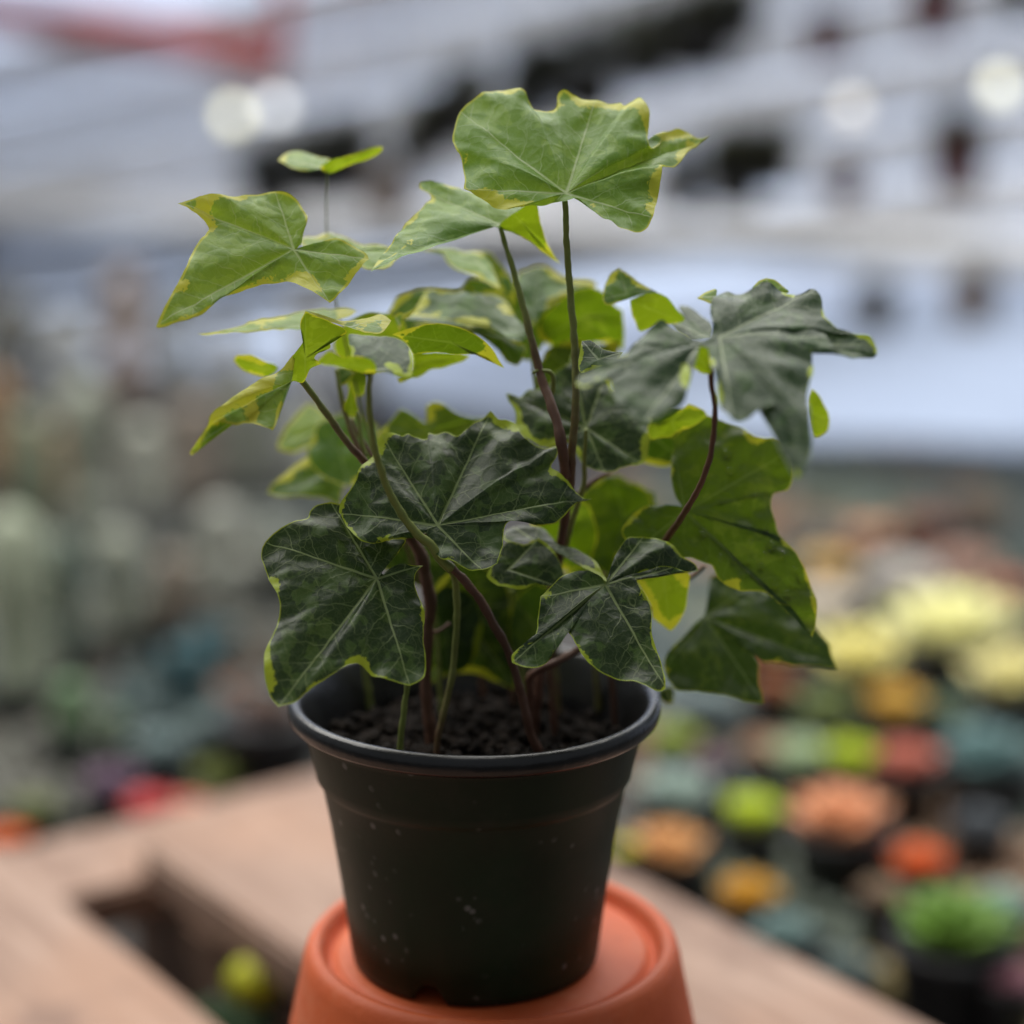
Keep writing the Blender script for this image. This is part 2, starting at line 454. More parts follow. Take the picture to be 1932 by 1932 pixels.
def small_pot(parent, r, h, mat):
    prof = [(0.001, 0.0), (r * 0.72, 0.0), (r * 0.74, 0.001), (r * 0.95, h * 0.82), (r * 1.0, h * 0.84), (r * 1.04, h * 0.86), (r * 1.04, h * 0.99), (r * 1.0, h), (r * 0.93, h), (r * 0.9, h * 0.9), (0.001, h * 0.88)]
    v_, f_ = lathe(prof, 28); return mesh_obj('pot', v_, f_, mat, parent)

def rosette(px, py, rpx, c, label, group=None, pot=BLACK, ph=0.05, n=34, open_=0.5, zextra=0.0, plump=0.26, cat='succulent'):
    zc = BENCH + ph + zextra
    p = gp(px, py, zc); D = (p - CAM) @ FWD
    rad = 1.22 * rpx * D / FPX
    t = empty('succulent', (p[0], p[1], BENCH + 0.001), random.uniform(0, 6))
    tag(t, label, cat, group)
    small_pot(t, min(rad * 0.8, 0.045), ph + zextra, pot)
    o = rosette_geo(rad, n, open_, hash((px, py)) % 1000, plump).build('rosette', succ_mat(srgb(*c), name='succulent_skin'), t)
    o.location = (0, 0, ph + zextra - 0.006)
    return t

def column(px, topy, D, wpx, c, label, potmat=BLACK, ph=0.045, ribs=11, group=None, arms=0, cat='cactus'):
    b = at(px, 900, D); base_y = b[1]
    # stand on the bench at this distance
    x, y = b[0], b[1]
    top = at(px, topy, D); H_ = max(0.03, top[2] - BENCH - ph)
    r = wpx / 2 * D / FPX
    t = empty('cactus', (x, y, BENCH + 0.001), random.uniform(0, 6)); tag(t, label, cat, group)
    small_pot(t, max(r * 1.35, 0.022), ph, potmat)
    def stemgeo(r, H_):
        mb = MB(); seg = ribs * 4; rows = 22; vv = []
        for i in range(rows + 1):
            s = i / rows; z = H_ * s
            e = max(0.0, (z - (H_ - r)) / r); k = math.sqrt(max(0.0004, 1 - min(1, e) ** 2)) * (0.9 + 0.1 * math.sin(s * 9 + px))
            for j in range(seg):
                an = 2 * math.pi * j / seg
                rr = r * k * (0.84 + 0.16 * math.cos(ribs * an))
                vv.append((rr * math.cos(an), rr * math.sin(an), z))
        ff = [(i * seg + j, i * seg + (j + 1) % seg, (i + 1) * seg + (j + 1) % seg, (i + 1) * seg + j) for i in range(rows) for j in range(seg)]
        return vv, ff
    m = succ_mat(srgb(*[min(255, q * 1.1) for q in c]), name='cactus_skin')
    v_, f_ = stemgeo(r, H_); o = mesh_obj('stem', v_, f_, m, t); o.location = (0, 0, ph * 0.9)
    for a in range(arms):
        v_, f_ = stemgeo(r * 0.6, H_ * random.uniform(0.3, 0.5)); o = mesh_obj('arm', v_, f_, m, t)
        an = random.uniform(0, 6.28); o.location = (r * 1.3 * math.cos(an), r * 1.3 * math.sin(an), ph * 0.9)
    # wool and spines along the ribs
    sp = MB()
    for k in range(ribs):
        an = 2 * math.pi * k / ribs
        nst = max(3, int(H_ / 0.014))
        for q in range(nst):
            z = H_ * (q + 0.5) / nst
            if z > H_ - r * 0.5: continue
            for e in (-0.5, 0, 0.5):
                d = np.array([math.cos(an + e), math.sin(an + e), 0.25]); p0 = np.array([r * 0.98 * math.cos(an), r * 0.98 * math.sin(an), z])
                p1 = p0 + d * r * 0.4; sd = np.array([-d[1], d[0], 0]) * r * 0.03
                sp.add([p0 - sd, p0 + sd, p1], [(0, 1, 2)])
    o = sp.build('spines', SPM, t, False); o.location = (0, 0, ph * 0.9)
    return t
SPM = simple('cactus_spines', (0.5, 0.46, 0.36), 0.7, 0.15, 50, 0.0)

GS = 'succulents crowded on the bench'
# right side of the bench: px, py, radius px, colour (sRGB of the plant), label
for (px, py, rp, c, lab, kw) in [
    (1590, 1560, 100, (214, 152, 112), 'big peach-orange rosette between the lime and the orange plants', dict(zextra=0.012)),
    (1420, 1550, 66, (172, 190, 24), 'round lime green succulent left of the big peach rosette', dict(n=44, plump=0.34, open_=0.9)),
    (1735, 1632, 60, (206, 92, 22), 'vivid orange succulent right of the big peach rosette', dict(n=40, plump=0.3)),
    (1410, 1692, 62, (196, 146, 28), 'mustard yellow succulent near the right plank edge', dict()),
    (1262, 1612, 76, (204, 152, 96), 'pale orange-brown rosette just right of the dark pot', dict()),
    (1178, 1600, 30, (206, 204, 30), 'small bright yellow plant tucked behind the dark pot', dict(zextra=0.01)),
    (1606, 1432, 56, (178, 196, 26), 'lime yellow succulent above the big peach rosette', dict(zextra=0.01)),
    (1515, 1436, 66, (168, 186, 150), 'pale mint rosette left of the upper lime succulent', dict()),
    (1712, 1446, 66, (188, 110, 92), 'salmon pink rosette right of the upper lime succulent', dict(zextra=0.01)),
    (1865, 1445, 100, (92, 122, 122), 'large blue-grey rosette at the right edge, upper', dict()),
    (1275, 1508, 80, (150, 168, 160), 'grey-mint rosette beside the dark pot', dict()),
    (1340, 1438, 34, (128, 80, 108), 'small purple succulent between the grey rosettes', dict(zextra=0.012)),
    (1440, 1418, 50, (170, 140, 116), 'dusty beige rosette behind the lime succulent', dict()),
    (1800, 1772, 120, (96, 130, 44), 'big leafy green succulent at the lower right', dict(zextra=0.01)),
    (1668, 1690, 50, (134, 112, 90), 'brownish rosette below the orange succulent', dict()),
    (1905, 1850, 60, (140, 96, 108), 'dusky pink rosette at the lower right corner', dict()),
    (1890, 1710, 60, (128, 158, 150), 'pale teal rosette at the right edge, lower', dict()),
    (1482, 1770, 66, (104, 128, 126), 'grey-teal rosette beside the plank edge, right of the mustard plant', dict()),
    (1590, 1842, 70, (86, 100, 98), 'slate grey rosette close to the lower plank edge', dict(ph=0.035)),
    (1850, 1560, 56, (78, 84, 90), 'dark slate succulent right of the orange one', dict()),
    (1340, 1345, 74, (120, 134, 136), 'blue-grey rosette beyond the pot rim', dict()),
    (1460, 1300, 50, (150, 92, 54), 'rusty brown succulent beyond the right leaf', dict(zextra=0.01)),
    (1560, 1345, 60, (112, 126, 66), 'olive green rosette below the cream plants', dict()),
    (1620, 1260, 100, (222, 214, 140), 'pale yellow rosette, left one of the cream plants', dict(zextra=0.01)),
    (1800, 1215, 130, (232, 226, 166), 'large cream yellow rosette, right one of the cream plants', dict(zextra=0.015)),
    (1690, 1335, 60, (206, 166, 70), 'golden succulent below the cream plants', dict()),
    (1920, 1300, 100, (220, 212, 150), 'cream rosette cut by the right edge', dict(zextra=0.01)),
    (1485, 1225, 74, (182, 184, 150), 'greyish cream rosette beside the drooping right leaf', dict()),
    (1560, 1160, 74, (214, 204, 190), 'whitish rosette behind the pale yellow one', dict(zextra=0.01)),
    (1700, 1110, 80, (198, 192, 186), 'chalk white rosette in a far row', dict(zextra=0.01)),
    (1560, 1080, 56, (216, 180, 110), 'tan yellow succulent in a far row', dict(zextra=0.01)),
    (1820, 1085, 66, (186, 150, 136), 'pinkish beige rosette in a far row', dict()),
    (1905, 1120, 50, (180, 120, 100), 'reddish tan rosette in a far row at the right edge', dict()),
    (1640, 1020, 50, (204, 156, 126), 'peach rosette in the farthest row', dict()),
    (1740, 1005, 56, (132, 84, 66), 'rust brown plant in the farthest row', dict()),
    (1850, 990, 50, (96, 76, 70), 'dark brown plant at the far right', dict()),
    (1380, 1235, 56, (206, 120, 96), 'coral rosette hidden behind the dark right leaf', dict()),
    (1270, 1400, 50, (150, 168, 70), 'yellow-green rosette touching the pot rim in the picture', dict()),
    (1790, 1350, 56, (94, 112, 90), 'dull green rosette between golden and blue-grey plants', dict()),
    (210, 1482, 56, (112, 88, 110), 'purple rosette behind the pallet at the left', dict()),
    (280, 1528, 56, (196, 76, 78), 'red-pink rosette at the far end of the wide plank', dict(zextra=0.02)),
    (352, 1528, 46, (202, 132, 104), 'coral rosette right of the red-pink one', dict(zextra=0.01)),
    (415, 1474, 60, (112, 122, 60), 'olive rosette behind the wide plank at the left', dict(zextra=0.01)),
    (8, 1588, 50, (206, 108, 52), 'orange succulent cut by the left edge', dict(zextra=0.01)),
    (300, 1420, 60, (104, 122, 122), 'blue-grey rosette among the left cacti', dict()),
    (395, 1385, 60, (96, 112, 110), 'slate green rosette beside the black pot', dict()),
    (60, 1530, 50, (104, 112, 60), 'moss green rosette near the left edge', dict()),
]:
    rosette(px, py, rp, c, lab, GS, **kw)

# left side of the bench: columnar cacti and pots
GC = 'cacti on the left of the bench'
for (px, ty, D, wp, c, lab, pm, kw) in [
    (15, 950, 1.36, 120, (158, 166, 146), 'pale grey-green column cactus cut by the left edge', BLACK, {}),
    (112, 1300, 1.24, 84, (98, 124, 92), 'short green column cactus behind the left plank', BLACK, {}),
    (190, 1390, 1.22, 60, (92, 110, 86), 'short dark green cactus beside the purple rosette', BLACK, {}),
    (108, 1000, 1.42, 80, (92, 104, 94), 'dark grey-green column cactus second from the left edge', BLACK, {}),
    (215, 990, 1.5, 90, (136, 140, 128), 'grey woolly column cactus third from the left edge', BLACK, dict(arms=2)),
    (318, 1040, 1.5, 74, (118, 104, 92), 'brownish grey column cactus left of the teal pots', BLACK, {}),
    (415, 940, 1.62, 94, (140, 142, 134), 'tall grey column cactus behind the teal pots', BLACK, dict(arms=2)),
    (520, 980, 1.66, 96, (122, 126, 118), 'grey column cactus left of the hanging dark leaf', BLACK, {}),
    (60, 760, 1.8, 90, (112, 120, 102), 'mid grey-green cactus in the second row, far left', BLACK, {}),
    (165, 700, 1.86, 96, (132, 136, 124), 'light grey-green cactus in the second row by the left edge', GREYP, dict(arms=2)),
    (275, 780, 1.9, 84, (156, 158, 148), 'whitish cactus in the second row', GREYP, {}),
    (370, 740, 2.0, 84, (128, 118, 108), 'taupe cactus in the second row', BLACK, {}),
    (470, 720, 2.05, 80, (118, 122, 112), 'sage grey cactus in the second row below the yellow leaf', BLACK, {}),
    (575, 760, 2.1, 96, (136, 140, 136), 'grey cactus partly behind the back left leaves', GREYP, dict(arms=2)),
    (40, 530, 2.5, 90, (100, 100, 96), 'dark tall cactus in the back row at the left edge', BLACK, {}),
    (140, 580, 2.55, 90, (156, 158, 158), 'pale tall cactus in the back row', GREYP, dict(arms=2)),
    (250, 490, 2.6, 76, (150, 134, 124), 'pinkish tan column in the back row', GREYP, {}),
    (345, 560, 2.6, 80, (128, 130, 130), 'grey column in the back row under the pointed leaf', GREYP, {}),
    (445, 600, 2.55, 76, (136, 134, 128), 'beige-grey column in the back row', GREYP, {}),
    (595, 545, 2.6, 96, (188, 190, 196), 'silvery white column in the back row', GREYP, {}),
    (690, 600, 2.6, 80, (150, 152, 152), 'silver-grey column in the back row behind the left stems', GREYP, {}),
    (0, 690, 2.1, 70, (140, 112, 84), 'ochre cactus cut by the left edge', BLACK, {}),
    (118, 790, 1.98, 60, (150, 116, 86), 'rust tan cactus in the middle of the left rows', BLACK, {}),
]:
    column(px, ty, D, wp, c, lab, pm, group=GC, **kw)

def bench_pot(px, topy, D, wpx, mat, label, ph, c, gname='pots on the left of the bench'):
    b = at(px, topy, D); r = wpx / 2 * D / FPX
    t = empty('potted_plant', (b[0], b[1], BENCH + 0.001)); tag(t, label, 'potted plant', gname)
    small_pot(t, r, b[2] - BENCH, mat)
    o = rosette_geo(r * 0.9, 22, 0.6, int(px)).build('foliage', succ_mat(srgb(*c), name='succulent_skin'), t); o.location = (0, 0, b[2] - BENCH - 0.008)
bench_pot(352, 1225, 1.40, 84, TEALP, 'teal pot with a grey plant, left one of two', 0.05, (96, 112, 110))
bench_pot(400, 1190, 1.50, 80, TEALP, 'teal pot with a dark plant, right one of two', 0.05, (70, 84, 84))
bench_pot(505, 1350, 1.16, 190, BLACK, 'wide black pot behind the plank, left of the ivy pot', 0.06, (92, 70, 60))
bench_pot(455, 1295, 1.40, 90, CLAY, 'brown clay pot behind the wide black pot', 0.05, (110, 86, 74))

# low mixed stonecrop filling the trays between the pots
def crop_mat(name, a0, a1, hues):
    m, t, p, o = new_mat(name)
    tc = t.n('ShaderNodeTexCoord').outputs['Object']
    c = t.sep(t.vor(tc, 16, 'F1', 1)); k = t.sep(t.vor(tc, 9, 'F1', 1))
    a = t.mix(c[0], a0, a1)
    for q, hu in enumerate(hues): a = t.mix(t.ss(k[q], 0.66, 0.8), a, hu)
    t.put(p.inputs['Base Color'], a); p.inputs['Roughness'].default_value = 0.55
    return m
CROPR = crop_mat('mixed_stonecrop', (0.05, 0.075, 0.055, 1), (0.22, 0.25, 0.2, 1), [(0.3, 0.24, 0.1, 1), (0.26, 0.16, 0.1, 1), (0.1, 0.13, 0.13, 1)])
CROPL = crop_mat('grey_stonecrop', (0.045, 0.06, 0.05, 1), (0.17, 0.185, 0.17, 1), [(0.1, 0.08, 0.06, 1), (0.05, 0.08, 0.08, 1), (0.12, 0.12, 0.1, 1)])
def stonecrop(name, label, quad, n, seed, mat):
    rg = random.Random(seed); mb = MB()
    a, b, c, d = [gp(x, y, BENCH + 0.03)[:2] for x, y in quad]
    for _ in range(n):
        s, t_ = rg.random(), rg.random()
        q = (a * (1 - s) + b * s) * (1 - t_) + (d * (1 - s) + c * s) * t_
        hgt = 0.012 + 0.03 * max(0, 0.5 + 0.8 * mnoise.noise(Vector((q[0] * 9, q[1] * 9, seed))))
        r = rg.uniform(0.005, 0.011)
        mb.add(*ico((q[0], q[1], BENCH + hgt * rg.uniform(0.4, 1.0)), r * 0.55, 0.35))
    tag(mb.build(name, mat, None, True), label, 'ground cover', kind='stuff')
stonecrop('stonecrop', 'low mixed stonecrop between the pots right of the pallet', [(1210, 1560), (1990, 1990), (1990, 850), (1150, 850)], 7000, 3, CROPR)
stonecrop('stonecrop', 'low grey-green stonecrop between the cacti left of the ivy pot', [(-60, 1570), (600, 1440), (700, 930), (-60, 930)], 3400, 5, CROPL)

# yellow grafted cactus standing in the gap of the pallet
p = gp(480, 1852, -0.03)
t = empty('grafted_cactus', (p[0], p[1], BENCH + 0.001)); tag(t, 'lime yellow ball cactus showing in the gap beside the terracotta pot', 'cactus')
small_pot(t, 0.022, 0.04, BLACK)
GRN = succ_mat((0.025, 0.06, 0.02), name='graft_stock'); LIM = succ_mat((0.5, 0.56, 0.02), (0.62, 0.64, 0.04), name='yellow_ball')
v, f = tube([(0, 0, 0.035), (0, 0, 0.08)], [0.011, 0.010], 12); mesh_obj('stock', v, f, GRN, t)
vv = []; ff = []
for i in range(17):
    th = math.pi * i / 16
    for k in range(40):
        an = 2 * math.pi * k / 40; r = 0.0125 * (0.88 + 0.12 * math.cos(10 * an))
        vv.append((r * math.sin(th) * math.cos(an), r * math.sin(th) * math.sin(an), 0.089 + 0.0115 * math.cos(th)))
for i in range(16):
    for k in range(40): ff.append((i * 40 + k, (i + 1) * 40 + k, (i + 1) * 40 + (k + 1) % 40, i * 40 + (k + 1) % 40))
mesh_obj('ball', vv, ff, LIM, t)
p = gp(405, 1885, -0.04)
t = empty('succulent', (p[0], p[1], BENCH + 0.001)); tag(t, 'dark green succulent in the gap left of the lime ball', 'succulent')
small_pot(t, 0.024, 0.05, BLACK)
o = rosette_geo(0.028, 26, 0.6, 5).build('rosette', succ_mat((0.045, 0.085, 0.04), name='succulent_skin'), t); o.location = (0, 0, 0.055)

# hanging pots along the sheet
def clump(r, h, n, seed):
    rg = random.Random(seed); mb = MB()
    for _ in range(n):
        a = rg.uniform(0, 6.283); e = rg.uniform(-0.5, 1.3); L = r * rg.uniform(0.5, 1.15)
        d = np.array([math.cos(a) * math.cos(e), math.sin(a) * math.cos(e), math.sin(e) * h / r])
        p0 = d * L * rg.uniform(0.2, 0.6); p1 = p0 + d * L * 0.55
        sd = np.cross(d, np.array([rg.uniform(-1, 1), rg.uniform(-1, 1), 1])); sd /= np.linalg.norm(sd) + 1e-9
        sd *= L * 0.16; mid = (p0 + p1) / 2
        mb.add([p0, mid + sd, p1, mid - sd], [(0, 1, 2, 3)])
    return mb
DKG = succ_mat((0.014, 0.02, 0.01), (0.035, 0.042, 0.02), name='dark_foliage')
OLV = succ_mat((0.04, 0.045, 0.015), (0.07, 0.075, 0.03), name='olive_foliage')
WIRE = simple('hanger_wire', (0.35, 0.35, 0.36), 0.4, 0.1, 50, 0.0)
GH = 'pots hung in front of the plastic sheet'
for (px, py, wpx, mat, fol, fr, lab, gap) in [
    (1558, 78, 86, REDP, DKG, 0.5, 'dark red hanging pot left of the topmost one', 0.35),
    (1765, 20, 104, REDP, DKG, 0.4, 'dark red hanging pot cut by the top edge', 0.35),
    (1925, -14, 90, BLACK, DKG, 0.6, 'black hanging pot at the top right corner', 0.35),
    (1592, 348, 76, REDP, DKG, 0.5, 'small dark red hanging pot right of the wide black one', 0.3),
    (1806, 318, 104, REDP, DKG, 1.2, 'dark red hanging pot with a black-green bushy plant at the right', 0.35),
    (1385, 340, 115, BLACK, OLV, 1.1, 'wide black hanging pot with olive foliage right of the top leaf', 0.4),
    (1285, 362, 90, BLACK, DKG, 0.8, 'black hanging pot half behind the small right lobe of the top leaf', 0.4),
    (1330, 82, 120, BLACK, OLV, 1.1, 'black hanging pot with olive foliage at the upper centre', 0.4),
    (1215, 112, 110, BLACK, OLV, 1.0, 'black hanging pot with olive foliage just above the top leaf', 0.4),
    (1110, 160, 130, BLACK, DKG, 0.9, 'black hanging pot right behind the top leaf', 0.45),
    (880, 222, 110, BLACK, OLV, 1.1, 'black hanging pot with olive foliage left of the top leaf', 0.45),
    (780, 290, 90, GREYP, OLV, 0.8, 'grey hanging pot left of the top leaf', 0.45),
    (655, 320, 110, BLACK, DKG, 1.0, 'black hanging pot behind the small lone leaf', 0.45),
    (505, 356, 100, BLACK, DKG, 1.0, 'black hanging pot above the large pointed leaf', 0.45),
    (735, 372, 90, TANP, OLV, 0.4, 'tan hanging pot left of the drooping upper leaf', 0.45),
    (1005, 190, 110, BLACK, DKG, 1.3, 'black hanging pot hidden behind the middle of the top leaf', 0.45),
    (820, 262, 90, BLACK, OLV, 1.4, 'bushy black hanging pot second from the top leaf on its left', 0.45),
    (585, 338, 90, BLACK, DKG, 1.4, 'bushy black hanging pot left of the small lone leaf', 0.45),
    (1270, 95, 90, BLACK, DKG, 1.5, 'bushy black hanging pot between the two olive ones at the upper centre', 0.4),
    (1395, 50, 80, BLACK, DKG, 1.4, 'bushy black hanging pot highest in the diagonal row', 0.4),
    (1460, 322, 80, BLACK, OLV, 1.4, 'olive hanging pot between the wide black and the small red one', 0.4),
    (1650, 590, 90, GREYP, DKG, 0.4, 'grey pot hung under the shelf, left one of two', 0.36),
    (1835, 570, 90, TANP, DKG, 0.4, 'tan pot hung under the shelf, right one of two', 0.36),
]:
    p = on_wall(px, py, gap); D = (p - CAM) @ FWD; r = wpx / 2 * D / FPX; h = r * 1.75
    t = empty('hanging_pot', (p[0], p[1], p[2] - h * 0.55), random.uniform(0, 6)); tag(t, lab, 'hanging pot', GH)
    small_pot(t, r, h, mat)
    o = clump(r * (1.0 + 0.35 * fr), r * (0.5 + 0.7 * fr), int(60 + 160 * fr), px).build('foliage', fol, t, False); o.location = (0, 0, h)
    for k in range(3):
        a = k * 2.094
        v_, f_ = tube([(r * math.cos(a), r * math.sin(a), h * 0.95), (0, 0, h + r * 3.2)], 0.0008, 5); mesh_obj('hanger', v_, f_, WIRE, t)
    v_, f_ = tube([(0, 0, h + r * 3.2), (0, 0, 1.3 - (p[2] - h * 0.55))], 0.0008, 5); mesh_obj('hanger', v_, f_, WIRE, t)

# red steel frame pipe at the upper left
RP = simple('red_painted_pipe', (0.36, 0.06, 0.055), 0.5, 0.3, 15, 0.1)
pipe = empty('red_pipe_frame', tuple(on_wall(500, 100, 0.3))); tag(pipe, 'faded red pipe frame at the upper left', 'pipe')
P0 = np.array(pipe.location)
v, f = tube([on_wall(-700, -60, 0.3) - P0, on_wall(0, 28, 0.3) - P0, on_wall(300, 70, 0.3) - P0, on_wall(520, 112, 0.3) - P0], 0.026, 14); mesh_obj('rail', v, f, RP, pipe)
v, f = tube([on_wall(528, 125, 0.3) - P0, on_wall(532, 40, 0.3) - P0, on_wall(540, -500, 0.3) - P0], 0.010, 12); mesh_obj('post', v, f, RP, pipe)

# lit bulbs of a string hung in front of the sheet
def bulb(px, py, c, st, lab, r=0.011, gap=0.5):
    m, t_, p_, o_ = new_mat('lit_bulb')
    p_.inputs['Emission Color'].default_value = c; p_.inputs['Emission Strength'].default_value = st
    p_.inputs['Base Color'].default_value = (0.8, 0.8, 0.7, 1)
    q = on_wall(px, py, gap)
    t = empty('light_bulb', tuple(q)); tag(t, lab, 'bulb', 'lit bulbs on the hanging string')
    vv = []; ff = []
    for i in range(13):
        th = math.pi * i / 12
        for k in range(18):
            an = 2 * math.pi * k / 18
            vv.append((r * math.sin(th) * math.cos(an), r * math.sin(th) * math.sin(an), r * (1.0 if i > 6 else 1.25) * math.cos(th)))
    for i in range(12):
        for k in range(18): ff.append((i * 18 + k, (i + 1) * 18 + k, (i + 1) * 18 + (k + 1) % 18, i * 18 + (k + 1) % 18))
    mesh_obj('globe', vv, ff, m, t)
    v_, f_ = tube([(0, 0, r * 1.1), (0, 0, r * 2.2)], r * 0.45, 10); mesh_obj('socket', v_, f_, BLACK, t)
    v_, f_ = tube([(0, 0, r * 2.2), (0, 0, 1.25 - q[2])], 0.0009, 5); mesh_obj('cord', v_, f_, BLACK, t)
bulb(440, 220, (1, 0.96, 0.62, 1), 1.7, 'warm yellow lit bulb at the upper left')
bulb(520, 205, (0.95, 0.97, 1.0, 1), 1.5, 'white lit bulb beside the warm one at the upper left')
bulb(1887, 165, (1, 0.98, 0.72, 1), 1.3, 'pale yellow lit bulb at the upper right')
bulb(1608, 208, (1, 0.92, 0.86, 1), 0.75, 'faint pinkish bulb between the hanging pots at the upper right')
# ------------------------------------------------------------------ materials
def leaf_group():
    g = bpy.data.node_groups.new('ivy_leaf_shader', 'ShaderNodeTree')
    I = g.interface
    for nm, ty, dv in [('Dark', 'NodeSocketColor', (0.02, 0.04, 0.02, 1)), ('Mid', 'NodeSocketColor', (0.06, 0.1, 0.04, 1)),
                       ('Margin', 'NodeSocketColor', (0.45, 0.48, 0.04, 1)), ('Vein', 'NodeSocketColor', (0.2, 0.26, 0.14, 1)),
                       ('Trans', 'NodeSocketColor', (0.25, 0.42, 0.02, 1)), ('MarginWidth', 'NodeSocketFloat', 0.12),
                       ('TransFac', 'NodeSocketFloat', 0.35), ('MidAmount', 'NodeSocketFloat', 0.5),
                       ('Rough', 'NodeSocketFloat', 0.42), ('VeinFac', 'NodeSocketFloat', 1.0), ('Fine', 'NodeSocketFloat', 0.6), ('Spec', 'NodeSocketFloat', 0.5)]:
        s = I.new_socket(nm, in_out='INPUT', socket_type=ty); s.default_value = dv
    I.new_socket('Shader', in_out='OUTPUT', socket_type='NodeSocketShader')
    t = NT(g)
    gi = t.n('NodeGroupInput').outputs; go = t.n('NodeGroupOutput')
    uvl = t.n('ShaderNodeUVMap', uv_map='lobe').outputs[0]
    uvm = t.n('ShaderNodeUVMap', uv_map='margin').outputs[0]
    uvf = t.n('ShaderNodeUVMap', uv_map='flat').outputs[0]
    u, wv, _ = t.sep(uvl); md, tt, _ = t.sep(uvm)
    # organic warp
    wn = t.noise(uvf, 2.2, 2, 0.5, out=1)
    warp = t.vm('SCALE', t.vm('SUBTRACT', wn, (0.5, 0.5, 0.5)), 0.35)
    uvw = t.vm('ADD', uvf, warp)
    wx, wy, _ = t.sep(warp)
    # main veins: thin tapering lines from the petiole to the lobe tips
    wmain = t.m('ABSOLUTE', t.m('ADD', wv, t.m('MULTIPLY', wx, 0.12)))
    halfw = t.m('MULTIPLY_ADD', t.m('SUBTRACT', 1.0, tt), 0.014, 0.008)
    main = t.ss(wmain, halfw, t.m('MULTIPLY', halfw, 2.1), 1.0, 0.0)
    # secondary veins: leave the main vein obliquely
    q = t.m('ADD', t.m('SUBTRACT', u, t.m('MULTIPLY', t.m('ABSOLUTE', wv), 0.8)), t.m('MULTIPLY', wx, 1.0))
    q = t.m('ADD', q, t.m('MULTIPLY', t.m('GREATER_THAN', wv, 0.0), 0.27))
    fr = t.m('ABSOLUTE', t.m('SUBTRACT', t.m('FRACT', t.m('DIVIDE', q, 0.62)), 0.5))
    sec = t.ss(fr, 0.015, 0.038, 1.0, 0.0)
    sec = t.m('MULTIPLY', sec, t.ss(t.m('ABSOLUTE', wv), 0.0, 1.0, 0.95, 0.15))
    # net of fine veins
    vd = t.vor(uvw, 2.5, 'DISTANCE_TO_EDGE')
    net = t.ss(vd, 0.008, 0.035, 1.0, 0.0)
    vd2 = t.vor(uvw, 6.5, 'DISTANCE_TO_EDGE')
    net2 = t.ss(vd2, 0.015, 0.07, 1.0, 0.0)
    fine = t.m('MULTIPLY', t.m('MAXIMUM', t.m('MULTIPLY', net, t.ss(t.noise(uvf, 1.3, 2), 0.35, 0.65, 0.25, 0.75)), t.m('MULTIPLY', net2, 0.25)), gi['Fine'])
    vein = t.m('MULTIPLY', t.m('MAXIMUM', t.m('MAXIMUM', main, t.m('MULTIPLY', sec, 0.6)), fine), gi['VeinFac'], clamp=True)
    # variegation: patches of two greens, broken up along the vein cells
    cell = t.sep(t.vor(uvw, 3.0, 'F1', 1))[0]
    big = t.noise(uvf, 0.85, 3, 0.55)
    patch = t.m('ADD', t.m('MULTIPLY', t.m('SUBTRACT', cell, 0.5), 0.26), big)
    lim = t.m('SUBTRACT', 0.78, t.m('MULTIPLY', gi['MidAmount'], 0.5))
    pm = t.ss(patch, lim, t.m('ADD', lim, 0.05))
    base = t.mix(pm, gi['Dark'], gi['Mid'])
    mott = t.noise(uvf, 14.0, 3, 0.65)
    base = t.mix(t.m('MULTIPLY', t.ss(mott, 0.3, 0.75), 0.35), base, t.mix(0.5, base, gi['Mid']))
    # yellow margin of uneven width with a jagged inner border
    mw = t.m('MULTIPLY', gi['MarginWidth'], t.ss(t.noise(uvf, 0.75, 1), 0.42, 0.72, -0.9, 2.4))
    jag = t.m('ADD', t.m('MULTIPLY', t.m('SUBTRACT', t.sep(t.vor(uvf, 13.0, 'F1', 1))[0], 0.5), 0.07), t.m('MULTIPLY', t.m('SUBTRACT', t.noise(uvf, 9.0, 3), 0.5), 0.12))
    jag = t.m('MULTIPLY', jag, t.m('DIVIDE', gi['MarginWidth'], 0.11))
    mm = t.ss(t.m('SUBTRACT', t.m('ADD', md, jag), mw), -0.012, 0.02, 1.0, 0.0)
    rim = t.ss(md, t.m('MULTIPLY', gi['MarginWidth'], 0.24), t.m('MULTIPLY', gi['MarginWidth'], 0.34), 0.9, 0.0)
    mm = t.m('MAXIMUM', mm, rim)
    base = t.mix(mm, base, gi['Margin'])
    colr = t.mix(t.m('MULTIPLY', vein, 0.9), base, t.mix(t.m('MULTIPLY', mm, 0.6), gi['Vein'], gi['Margin']))
    # dust
    dust = t.ss(t.vor(uvf, 22.0), 0.06, 0.16, 1.0, 0.0)
    dust = t.m('MULTIPLY', dust, t.ss(t.noise(uvf, 1.6, 3), 0.52, 0.66, 0.0, 0.4))
    colr = t.mix(dust, colr, (0.4, 0.42, 0.38, 1))
    # relief
    h = t.m('SUBTRACT', t.m('MULTIPLY', t.ss(vd, 0.0, 0.25), 0.5), t.m('MULTIPLY', t.m('MAXIMUM', main, t.m('MULTIPLY', sec, 0.6)), 0.9))
    h = t.m('ADD', h, t.m('MULTIPLY', mott, 0.35))
    b = t.n('ShaderNodeBump'); b.inputs['Strength'].default_value = 0.22; b.inputs['Distance'].default_value = 0.0005
    t.put(b.inputs['Height'], h)
    p = t.n('ShaderNodeBsdfPrincipled')
    t.put(p.inputs['Base Color'], colr)
    t.put(p.inputs['Roughness'], t.m('ADD', gi['Rough'], t.m('MULTIPLY', t.m('SUBTRACT', mott, 0.5), 0.25)))
    t.put(p.inputs['Specular IOR Level'], gi['Spec'])
    t.put(p.inputs['Normal'], b.outputs[0])
